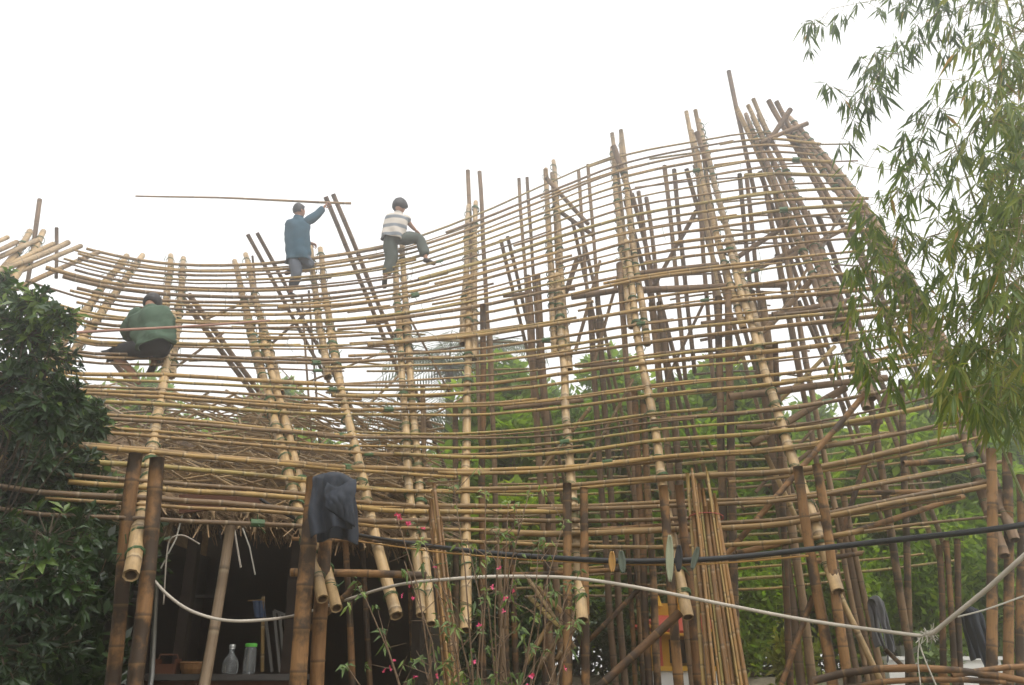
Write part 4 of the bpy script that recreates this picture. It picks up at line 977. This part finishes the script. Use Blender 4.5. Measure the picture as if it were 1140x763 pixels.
# ---------------------------------------------------------------- jacket on the post
def draped(name, px, label, cat, mat, Y, w0, hfront, hback, tilt=0, seed=0, origin_top=True):
    """cloth folded over a post top: front flap, fold, back flap"""
    b = MB(); c0 = P(px[0], px[1], Y); s = 1 / ppm(c0); nu, nv = 26, 34
    for j in range(nv + 1):
        v = j / nv
        for i in range(nu + 1):
            u = i / nu * 2 - 1
            if v < .38: z = -hback * s * (1 - v / .38); yo = .12
            elif v < .48: a = (v - .38) / .10 * math.pi; z = .05 * math.sin(a); yo = .12 * math.cos(a)
            else: z = -(hfront * (1 + .22 * -u * tilt)) * s * ((v - .48) / .52); yo = -.12
            fall = min(1, abs(z) / (60 * s)); wd = w0 * s * .5 * (1 - .12 * (1 - fall))
            fold = .045 * math.sin(u * 6.5 + seed + z * 2.0) * fall + .03 * noise.noise(Vector((u * 2.3, z * 4, seed))) + .012 * noise.noise(Vector((u * 9, z * 22, seed)))
            b.v.append(c0 + Vector((u * wd + .03 * noise.noise(Vector((z * 5, u, 3 + seed))) + tilt * z * -.12, yo + fold * (1 if yo > 0 else -1) * 1.0 - (.03 * (1 - abs(u)) if yo < 0 else 0), z - .035 * u * u - .03 * (u > .2) * (u - .2))))
    for j in range(nv):
        for i in range(nu): a = j * (nu + 1) + i; b.face([a, a + 1, a + nu + 2, a + nu + 1], [(0, 0)] * 4)
    o = b.build(name, M[mat], smooth=True, label=label, cat=cat); m_ = o.modifiers.new('thick', 'SOLIDIFY'); m_.thickness = .012; m_.offset = 0
    m2 = o.modifiers.new('sub', 'SUBSURF'); m2.levels = 1; m2.render_levels = 1
    return o
jk = draped('hanging_jacket', (373, 533), 'charcoal blue jacket hung over the top of the heavy bamboo post pair', 'jacket', 'navy', 7.45, 47, 58, 64, .5, 1.3)
fb = MB(); s_ = 1 / ppm(P(373, 533, 7.45)); nu, nv = 20, 18
for j in range(nv + 1):
    for i in range(nu + 1):
        u, v = i / nu, j / nv; xx = 362 + 33 * u; hem_ = 34 + 22 * u; yy = 531.5 + hem_ * v + 2.5 * (1 - v) * abs(u - .4)
        fb.v.append(P(xx + 1.2 * math.sin(v * 9), yy, 7.28) + Vector((0, -.015 * math.sin(u * 8 + v * 7) - .03 * math.sin(v * math.pi) + .012 * noise.noise(Vector((u * 9, v * 9, 1))) + .09 * (1 - v) ** 3, 0)))
for j in range(nv):
    for i in range(nu): a = j * (nu + 1) + i; fb.face([a, a + 1, a + nu + 2, a + nu + 1], [(0, 0)] * 4)
o = fb.build('folded_flap', M['navy'], jk, smooth=True); m_ = o.modifiers.new('thick', 'SOLIDIFY'); m_.thickness = .014
draped('hanging_shirt', (974, 668), 'grey cloth garment hanging from a post near the golden shrub', 'shirt', 'gcloth', 10.6, 11, 56, 48, .6, 2.1)
draped('hanging_trousers', (1080, 680), 'dark navy trousers hanging limp from a post beside the white wall', 'trousers', 'navy', 11.0, 17, 62, 50, .9, 3.7)
# ---------------------------------------------------------------- shrine
def shrine():
    c0 = P(757, 742, 16.8); s = 1 / ppm(c0); zb = c0.z; g0 = gz(c0.x, c0.y); x, y = c0.x, c0.y
    root = empty('spirit_shrine', Vector((x, y, g0)), 'small yellow shrine with a red tiled roof standing on a pale plinth behind the posts', 'shrine')
    W = 66 * s; zbody = P(757, 742, 16.8).z; ztop = P(757, 704, 16.8).z; zroof = P(757, 690, 16.8).z
    b = MB(); b.box((x, y, (g0 + zbody - .08) / 2 - .05), (W * 1.1, W * .9, zbody - .08 - g0 + .1)); b.build('plinth', M['white'], root)
    b = MB(); b.box((x, y, zbody - .04), (W * 1.25, W, .08)); b.build('base', M['shrine'], root)
    h = ztop - zbody; b = MB(); b.box((x, y + W * .32, zbody + h / 2), (W * .98, .05, h))
    for sx in (-1, 1): b.box((x + sx * W * .36, y + .02, zbody + h / 2), (W * .30, W * .58, h))
    b.build('wall', M['shrine'], root)
    for sx in (-1, 1): b = MB(); b.lathe((x + sx * W * .38, y - W * .38, zbody), [(.05, 0), (.04, .03), (.035, h - .05), (.05, h)], 8); b.build('column', M['shrinered'], root, smooth=True)
    b = MB(); b.box((x, y + W * .26, zbody + h * .45), (W * .42, .03, h * .7)); b.build('niche_shade', M['cable'], root)  # black panel painted in for the shade inside the niche
    def roofm(z0, z1, w0, w1, nm):
        b = MB(); n = 9
        for sy in (-1, 1):
            i = len(b.v)
            for k in range(n + 1):
                u = k / n * 2 - 1
                for v in range(5):
                    q = v / 4; ww = w0 + (w1 - w0) * q; z = z0 + (z1 - z0) * q ** 1.5 + .10 * W * abs(u) ** 3 * (1 - q) * 2
                    b.v.append(Vector((x + u * ww / 2, y + sy * (1 - q) * w0 * .5, z)))
            for k in range(n):
                for v in range(4): a = i + k * 5 + v; b.face([a, a + 1, a + 6, a + 5], [(0, 0)] * 4)
        o = b.build(nm, M['shrinered'], root); m_ = o.modifiers.new('t', 'SOLIDIFY'); m_.thickness = .05
        b = MB()
        for sy in (-1, 1): b.tube([Vector((x + (k / 10 - 1) * w0 / 2, y + sy * w0 * .5, z0 - .02 + .20 * W * abs(k / 10 - 1) ** 3)) for k in range(21)], .025, 5)
        for sx in (-1, 1):
            e = Vector((x + sx * w0 / 2, y - w0 * .5, z0 + .2 * W)); b.tube([e, e + Vector((sx * .05, 0, .12)), e + Vector((sx * .01, 0, .22))], .03, 5, r2=.01)
            e = Vector((x + sx * w1 / 2, y, z1)); b.tube([e - Vector((sx * .12, 0, 0)), e + Vector((sx * .04, 0, .06)), e + Vector((sx * .03, 0, .24))], .035, 5, r2=.012)
        b.tube([Vector((x - w1 / 2, y, z1 + .02)), Vector((x + w1 / 2, y, z1 + .02))], .035, 6); b.build('roof_trim', M['shrine'], root)
    roofm(ztop - .05, zroof + .05, W * 1.3, W * .8, 'roof')
    b = MB(); b.box((x, y, zroof + .12), (W * .72, .12, .16)); b.box((x, y, zroof + .24), (W * .5, .09, .10))
    for sx in (-1, 0, 1): b.lathe((x + sx * W * .3, y, zroof + .18), [(.06, 0), (.09, .06), (.05, .13), (.02, .24), (.004, .34)], 9)
    b.build('ridge_ornament', M['shrine'], root, smooth=False)
    b = MB(); z2 = zroof + .28; b.lathe((x, y, z2 - .02), [(.02, 0), (.12, .03), (.06, .1), (.1, .16), (.03, .28), (.004, .42)], 10); b.build('finial', M['shrine'], root, smooth=True)
shrine()
# ---------------------------------------------------------------- low white wall, stones and rail
def gwall(x0, x1, yt, Y, lab):
    A, B = P(x0, yt, Y), P(x1, yt, Y); z0 = gz(A.x, Y) - .15; root = empty('garden_wall', Vector(((A.x + B.x) / 2, Y, z0)), lab, 'wall', 'low white walls')
    b = MB(); b.box(((A.x + B.x) / 2, Y, (z0 + A.z - .07) / 2), (B.x - A.x, .2, A.z - .07 - z0)); b.build('wall_body', M['white'], root); b = MB(); b.box(((A.x + B.x) / 2, Y, A.z - .035), (B.x - A.x + .06, .28, .07)); b.build('coping', M['white'], root)
gwall(985, 1110, 731, 18.2, 'low white garden wall with a flat coping on the terrace behind the shrub'); gwall(1000, 1200, 719, 20.5, 'white wall further back behind the low one near the hanging trousers')
b = MB()
for k in range(46):
    px = random.choice((random.uniform(590, 720), random.uniform(590, 720), random.uniform(700, 900))); Y = random.uniform(15.4, 17.2); p = P(px, 750, Y); p.z = gz(p.x, Y); r_ = random.uniform(.06, .22)
    b.ellip(p + Vector((0, 0, r_ * .3)), r_ * random.uniform(.8, 1.4), r_, r_ * random.uniform(.5, .8), Euler((0, 0, random.random() * 6)).to_matrix(), nu=9, nv=6, f=lambda q: q * (1 + .25 * noise.noise(q * 2 + Vector((k, 0, 0)))))
b.build('pale_rubble', M['stone'] if 'stone' in M else M['white'], kind='stuff', smooth=False)
r = empty('bamboo_railing', P(1030, 763, 8.2), 'low curved railing of brown bamboo poles at the foot of the dark posts', 'railing')
for (pts, w) in [([(905, 758), (960, 746), (1030, 744), (1100, 752), (1160, 764)], .035), ([(930, 768), (985, 758), (1060, 756), (1120, 760)], .028), ([(1060, 752), (1110, 744), (1150, 742)], .028)]:
    b = MB(); b.cane(spl([P(x, y, 8.2 + .3 * math.sin(x * .01)) for x, y in pts], 4), w, w * .9, 8, .32, .5, 0, 1); b.build('rail', [M['dark'], M['cut']], r, smooth=True)
for px in (945, 1048, 1092):
    a = P(px, 745, 8.25); b = MB(); b.cane([a, Vector((a.x, a.y, -.05))], .04, .045, 8, .33, .6, 0, 1); b.build('post', [M['dark'], M['cut']], r, smooth=True)
# the thin pink rod running across at the left
b = MB(); b.tube(spl([P(-60, 379, 6.9), P(100, 369.5, 7.5), P(220, 363, 8.1), P(300, 357, 8.6)], 5), .016, 7, r2=.012); b.build('thin_rod', M['rope'], smooth=True, label='long thin pinkish brown rod crossing in front of the crouching worker', cat='rod')
# ---------------------------------------------------------------- the three workers
def skin_shape(nodes, edges, root, sub=2, branch_smooth=.6):
    """grow one smooth surface over a joint skeleton; nodes: name -> (pos, radius or (rx, ry))"""
    names = list(nodes); idx = {n: i for i, n in enumerate(names)}
    me = bpy.data.meshes.new('tmp'); me.from_pydata([tuple(nodes[n][0]) for n in names], [(idx[a], idx[b]) for a, b in edges], []); me.update()
    ob = bpy.data.objects.new('tmp', me); col.objects.link(ob)
    md = ob.modifiers.new('skin', 'SKIN'); md.branch_smoothing = branch_smooth; md.use_smooth_shade = True
    if not me.skin_vertices: 
        bm_ok = False
    sv = me.skin_vertices[0].data
    for n in names:
        r = nodes[n][1]; r = (r, r) if isinstance(r, (int, float)) else r
        sv[idx[n]].radius = r; sv[idx[n]].use_root = (n == root)
    ss = ob.modifiers.new('sub', 'SUBSURF'); ss.levels = sub; ss.render_levels = sub
    dg = bpy.context.evaluated_depsgraph_get(); ev = ob.evaluated_get(dg)
    out = bpy.data.meshes.new_from_object(ev, depsgraph=dg)
    bpy.data.objects.remove(ob); bpy.data.meshes.remove(me)
    vs = [v.co.copy() for v in out.vertices]; fs = [list(p.vertices) for p in out.polygons]; bpy.data.meshes.remove(out)
    return vs, fs
def add_shape(b, sh, t=.5, wrinkle=0, seed=0):
    vs, fs = sh; i = len(b.v)
    for v in vs:
        k = Vector(v)
        if wrinkle: k = k + Vector((noise.noise(k * 9 + Vector((seed, 0, 0))), noise.noise(k * 9 + Vector((0, seed, 5))), noise.noise(k * 13 + Vector((7, 0, seed))))) * wrinkle
        b.v.append(k)
    for f in fs: b.face([i + q for q in f], [(0, 0)] * len(f), t)
def chain(*names): return [(names[k], names[k + 1]) for k in range(len(names) - 1)]
def hand(b, wrist, d, palm_n, curl=.6, s=1.0):
    """palm, four unequal curled fingers and a thumb off the side of the palm"""
    d = d.normalized(); x = d.cross(palm_n).normalized(); n = x.cross(d)
    pal = {'a': (wrist - d * .02, .026), 'b': (wrist + d * .04 * s, (.040, .018)), 'c': (wrist + d * .085 * s, (.040, .016))}
    add_shape(b, skin_shape(pal, chain('a', 'b', 'c'), 'a', 1))
    for k, (o, L) in enumerate(((-.030, .070), (-.010, .080), (.011, .074), (.030, .058))):
        p0 = wrist + d * .07 * s + x * o * s; p1 = p0 + (d * math.cos(curl) - n * math.sin(curl)) * L * .5 * s; p2 = p1 + (d * math.cos(curl * 2.2) - n * math.sin(curl * 2.2)) * L * .5 * s
        add_shape(b, skin_shape({'a': (p0, .010), 'b': (p1, .009), 'c': (p2, .007)}, chain('a', 'b', 'c'), 'a', 1))
    p0 = wrist + d * .03 * s - x * .03 * s; p1 = p0 - x * .03 * s + d * .02 * s - n * .015 * s; p2 = p1 + d * .03 * s - n * .01 * s
    add_shape(b, skin_shape({'a': (p0, .013), 'b': (p1, .011), 'c': (p2, .008)}, chain('a', 'b', 'c'), 'a', 1))
def head(b, c0, fwd, up, s=1.0):
    """skull with brow, eye hollows, nose, mouth, chin and ears; fwd is where the face looks"""
    fwd = fwd.normalized(); x = fwd.cross(up).normalized(); up = x.cross(fwd); rot = Matrix((x, fwd, up)).transposed()
    def shape(q):
        k = q.copy()
        if q.z < 0: k.x *= 1 - .28 * (-q.z) ** 1.4; k.y *= 1 - .08 * (-q.z)
        if q.y > 0:
            k.y *= .96
            k.y += .16 * math.exp(-((q.x / .13) ** 2 + ((q.z + .12) / .20) ** 2))          # nose
            k.y += .07 * math.exp(-((q.x / .32) ** 2 + ((q.z + .82) / .20) ** 2))          # chin
            k.y += .05 * math.exp(-((q.x / .28) ** 2 + ((q.z + .48) / .07) ** 2)) - .05 * math.exp(-((q.x / .26) ** 2 + ((q.z + .50) / .02) ** 2))  # lips
            for sx in (-1, 1): k.y -= .09 * math.exp(-(((q.x - sx * .36) / .16) ** 2 + ((q.z - .06) / .11) ** 2))   # eye hollows
        return k
    b.ellip(c0, .076 * s, .094 * s, .115 * s, rot, nu=28, nv=22, f=shape)
    for sx in (-1, 1):
        b.ellip(c0 + x * sx * .076 * s - fwd * .012 * s - up * .008 * s, .012 * s, .022 * s, .034 * s, rot @ Euler((0, 0, sx * .3)).to_matrix(), nu=8, nv=6)
        b.ellip(c0 + x * sx * .028 * s + fwd * .078 * s + up * .007 * s, .013 * s, .010 * s, .010 * s, rot, nu=8, nv=6)
    return rot
def hair(b, c0, fwd, up, s=1.0, thick=1.1, low=-.45):
    fwd = fwd.normalized(); x = fwd.cross(up).normalized(); up = x.cross(fwd); rot = Matrix((x, fwd, up)).transposed()
    def shape(q):
        k = q * (thick + .05 * noise.noise(q * 5) + .03 * noise.noise(q * 14))
        edge = low if q.y < .1 else low + (q.y - .1) * 1.35          # hairline rises over the brow
        if k.z < edge: k.z = edge - .02 * random.random(); k.x *= .93; k.y *= .93
        return k
    b.ellip(c0 + up * .012 * s - fwd * .006 * s, .080 * s, .100 * s, .116 * s, rot, nu=26, nv=18, f=shape)
def shoe(b, ankle, toe, r=.045, up=Vector((0, 0, 1))):
    d = (toe - ankle); heel = ankle - d * .25 - up * .05
    add_shape(b, skin_shape({'h': (heel, r), 'm': (ankle + d * .35 - up * .045, (r, r * .85)), 't': (ankle + d * .8 - up * .05, (r * 1.05, r * .6)), 'e': (toe - up * .05, (r * .8, r * .5))}, chain('h', 'm', 't', 'e'), 'm', 2))
def person(label, J, face, up, parts):
    """J: joints in metres; parts: function that adds clothing"""
    root = empty('person', J['root'], label, 'person', 'workers on the frame')
    b = MB()
    nodes = {'pelvis': (J['pelvis'], (.13, .10)), 'belly': (J['pelvis'].lerp(J['chest'], .5), (.125, .095)), 'chest': (J['chest'], (.14, .10)), 'neckb': (J['neck'], (.065, .06)), 'skull': (J['head'] - (J['head'] - J['neck']) * .25, .055)}
    edges = chain('pelvis', 'belly', 'chest', 'neckb', 'skull')
    for s in 'LR':
        nodes['sh' + s] = (J['sh' + s], .055); nodes['el' + s] = (J['el' + s], .040); nodes['wr' + s] = (J['wr' + s], .027)
        nodes['hip' + s] = (J['hip' + s], .085); nodes['kn' + s] = (J['kn' + s], .058); nodes['ca' + s] = (J['kn' + s].lerp(J['an' + s], .35), .055); nodes['an' + s] = (J['an' + s], .036)
        f = J['to' + s] - J['an' + s]
        nodes['hl' + s] = (J['an' + s] - Vector((0, 0, .05)), .036); nodes['to' + s] = (J['to' + s] - Vector((0, 0, .05)), (.04, .022))
        edges += chain('chest', 'sh' + s, 'el' + s, 'wr' + s) + chain('pelvis', 'hip' + s, 'kn' + s, 'ca' + s, 'an' + s, 'hl' + s, 'to' + s)
    add_shape(b, skin_shape(nodes, edges, 'pelvis', 2)); head(b, J['head'], face, up)
    for s in 'LR': hand(b, J['wr' + s], J['wr' + s] - J['el' + s], J.get('palm' + s, Vector((0, 0, 1))), .75)
    b.build('body', M['skin'], root, smooth=True)
    h = MB(); hair(h, J['head'], face, up, 1.0, J.get('hair', 1.1), J.get('hairlow', -.45)); h.build('hair', M['hair'], root, smooth=True)
    parts(root, J); return root
def jacket(root, J, mat, name, sleeve=1.0, rx=.19, hem=.12, wr=.014, ry=.13, arm=.066, flare=1.0):
    """loose garment: a lofted body open at the hem, with sleeves"""
    b = MB(); P0, C0, N0 = J['pelvis'], J['chest'], J['neck']; x = (J['shR'] - J['shL']).normalized()
    up0 = (C0 - P0).normalized(); st = []
    H0 = P0 - up0 * hem
    path = [(H0, rx * flare, ry * 1.12), (P0 - up0 * hem * .4, rx * 1.02, ry * 1.12), (P0.lerp(C0, .25), rx * .98, ry * 1.03), (P0.lerp(C0, .6), rx, ry), (C0, rx * 1.04, ry), (C0.lerp(N0, .45), rx * 1.06, ry * .9), (C0.lerp(N0, .72), rx * .86, ry * .75), (C0.lerp(N0, .92), rx * .45, ry * .6), (N0.lerp(J['head'], .22), .068, .066)]
    # refine
    fine = []
    for k in range(len(path) - 1):
        for q in range(3): w = q / 3; fine.append((path[k][0].lerp(path[k + 1][0], w), path[k][1] * (1 - w) + path[k + 1][1] * w, path[k][2] * (1 - w) + path[k + 1][2] * w))
    fine.append(path[-1]); nu = 28; i0 = len(b.v)
    for k, (c0, a_, b_) in enumerate(fine):
        ax = (fine[min(k + 1, len(fine) - 1)][0] - fine[max(k - 1, 0)][0]).normalized(); xx = (x - ax * x.dot(ax)).normalized(); yy = ax.cross(xx)
        for q in range(nu):
            t = 2 * math.pi * q / nu; d = xx * math.cos(t) * a_ + yy * math.sin(t) * b_; p = c0 + d
            h = max(0, 1 - k / 16)
            p += d.normalized() * (wr * (noise.noise(p * 8 + Vector((3, 1, len(name)))) * 1.5 + noise.noise(Vector((p.x * 7, p.y * 7, p.z * 22)))) + .016 * h * math.sin(t * 5 + k * .35))
            b.v.append(p)
    for k in range(len(fine) - 1):
        for q in range(nu): q2 = (q + 1) % nu; b.face([i0 + k * nu + q, i0 + k * nu + q2, i0 + (k + 1) * nu + q2, i0 + (k + 1) * nu + q], [(0, 0)] * 4)
    for s in 'LR':
        s0 = C0.lerp(N0, .35).lerp(J['sh' + s], .55); nodes = {'a': (s0, arm * 1.15), 'b': (J['sh' + s], arm * 1.15)}
        if sleeve > .6: nodes.update({'c': (J['sh' + s].lerp(J['el' + s], .55), arm * 1.05), 'd': (J['el' + s], arm), 'e': (J['el' + s].lerp(J['wr' + s], .5), arm * .86), 'f': (J['el' + s].lerp(J['wr' + s], sleeve - .08), arm * .82)})
        else: nodes.update({'c': (J['sh' + s].lerp(J['el' + s], sleeve * .5), arm * 1.1), 'd': (J['sh' + s].lerp(J['el' + s], sleeve), arm * 1.12)})
        add_shape(b, skin_shape(nodes, chain(*nodes), 'a', 2), wrinkle=wr * .9, seed=len(name) + 5)
    o = b.build(name, mat, root, smooth=True); m_ = o.modifiers.new('thick', 'SOLIDIFY'); m_.thickness = .008; m_.offset = 0; return o
def trousers(root, J, mat, name='trousers', length=.9, bulk=1.0, wr=.010):
    up = (J['chest'] - J['pelvis']).normalized()
    nodes = {'w': (J['pelvis'] + up * .08, (.15, .12)), 'p': (J['pelvis'], (.165, .13))}; edges = chain('w', 'p')
    for s in 'LR':
        nodes['hip' + s] = (J['hip' + s], .108 * bulk); edges += chain('p', 'hip' + s)
        nodes['th' + s] = (J['hip' + s].lerp(J['kn' + s], .5), .098 * bulk); nodes['kn' + s] = (J['kn' + s], .080 * bulk)
        edges += chain('hip' + s, 'th' + s, 'kn' + s)
        if length > .1: nodes['ca' + s] = (J['kn' + s].lerp(J['an' + s], .5 * length), .074 * bulk); nodes['an' + s] = (J['kn' + s].lerp(J['an' + s], length), .064 * bulk); edges += chain('kn' + s, 'ca' + s, 'an' + s)
    b = MB(); add_shape(b, skin_shape(nodes, edges, 'p', 2), wrinkle=wr, seed=len(name) + 3); return b.build(name, mat, root, smooth=True)
def shoes(root, J, mat):
    for s in 'LR': b = MB(); shoe(b, J['an' + s], J['to' + s]); b.build('shoe', mat, root, smooth=True)
def joints(tab, Yb):
    J = {}
    for k, (x, y, dy) in tab.items(): J[k] = P(x, y, Yb + dy)
    return J
UPV = Vector((0, 0, 1))
# worker reaching up with the long cane
Y2 = surfY(338, 300) - .12
J2 = joints({'head': (333.5, 235.5, 0), 'neck': (332, 243.5, 0), 'chest': (331, 257, 0), 'pelvis': (331.5, 283, .02), 'shL': (323.5, 249, -.02), 'shR': (341.5, 247, .0), 'elR': (352.5, 240, .08), 'wrR': (361, 230.5, .12),
             'elL': (336, 268, .25), 'wrL': (346, 271, .30), 'hipL': (327, 287, 0), 'hipR': (335.5, 287, .03), 'knL': (331, 306, -.04), 'anL': (323.5, 324.5, .10), 'toL': (329, 327, .2),
             'knR': (347, 295, .08), 'anR': (325, 299, .22), 'toR': (317, 302, .25), 'root': (324, 329, .1)}, Y2)
J2['palmR'] = Vector((-.5, .3, .8)); J2['hairlow'] = -.35
def p2(root, J):
    jacket(root, J, M['blue'], 'jacket', .98, .185, .13, .016, flare=1.06); trousers(root, J, M['greyblue'], length=.92, bulk=1.1, wr=.014); shoes(root, J, M['shoe'])
person('worker in dark blue jacket standing on the top battens and holding up a long cane', J2, Vector((.7, .8, .25)), UPV, p2)
hp = J2['wrR'] + (J2['wrR'] - J2['elR']).normalized() * .10
b = MB(); A = P(151, 218.5, Y2 + .05); B = P(391, 226.5, Y2 + .2); b.cane([A, A.lerp(hp, .5) + Vector((0, 0, .03)), hp + Vector((0, -.0, .0)), B], .014, .022, 7, .4, .3, 0, 1)
b.build('long_cane', [M['batten'], M['cut']], smooth=True, label='very long thin cane held out level above the roof by the man in blue', cat='cane')
# worker in a striped shirt climbing with one leg up
Y3 = surfY(445, 290) - .14
J3 = joints({'head': (445.5, 231, .0), 'neck': (443.5, 238.5, 0), 'chest': (441, 247.5, .0), 'pelvis': (437.5, 264, -.02), 'shL': (433, 243, 0), 'shR': (452, 243, .03), 'elR': (457, 251, .15), 'wrR': (463, 257, .22), 'elL': (434, 254, .25), 'wrL': (444, 258, .38),
             'hipL': (433, 268, 0), 'hipR': (444, 266, .03), 'knR': (467.5, 264.5, .12), 'anR': (474, 287, .1), 'toR': (485, 291.5, .2), 'knL': (436.5, 287, .02), 'anL': (428.5, 309, .02), 'toL': (428, 318, .2), 'root': (428, 318, .1)}, Y3)
J3['hair'] = 1.45; J3['hairlow'] = -.55
def p3(root, J):
    jacket(root, J, M['shirt'], 'striped_shirt', .5, .18, .06, .012); trousers(root, J, M['olive'], length=.93, bulk=1.3, wr=.018); shoes(root, J, M['shoe'])
person('bushy haired worker in a pale striped shirt climbing with one knee raised', J3, Vector((.55, .75, -.3)), Vector((.1, .25, .95)), p3)
# crouching worker in green
Y1 = surfY(170, 390) - .25
J1 = joints({'head': (169.5, 339, .16), 'neck': (169, 346, .04), 'chest': (169, 360, -.04), 'pelvis': (173, 384, -.08), 'shL': (152, 349, .02), 'shR': (186, 349, .02), 'elL': (139, 370, .06), 'wrL': (149, 378, .36), 'elR': (188, 370, .2), 'wrR': (178, 376, .42),
             'hipL': (166, 387, -.06), 'hipR': (181, 387, -.04), 'knL': (126, 394, .12), 'anL': (150, 417, .10), 'toL': (158, 423, .2), 'knR': (172, 388, .5), 'anR': (171, 404, .22), 'toR': (166, 414, .3), 'root': (160, 420, .1)}, Y1)
J1['hair'] = 1.3; J1['hairlow'] = -.5
def p1(root, J):
    jacket(root, J, M['greenc'], 'jacket', .95, .225, .05, .032, .165, .088, .84); trousers(root, J, M['black'], 'shorts', length=.12, bulk=1.3)
    b = MB()
    for s in 'R': shoe(b, J['an' + s], J['to' + s])
    b.build('shoe', M['shoe'], root, smooth=True)
person('worker in a green jacket and black shorts crouching on the battens with his back turned', J1, Vector((.05, .8, -.6)), Vector((0, .6, .8)), p1)
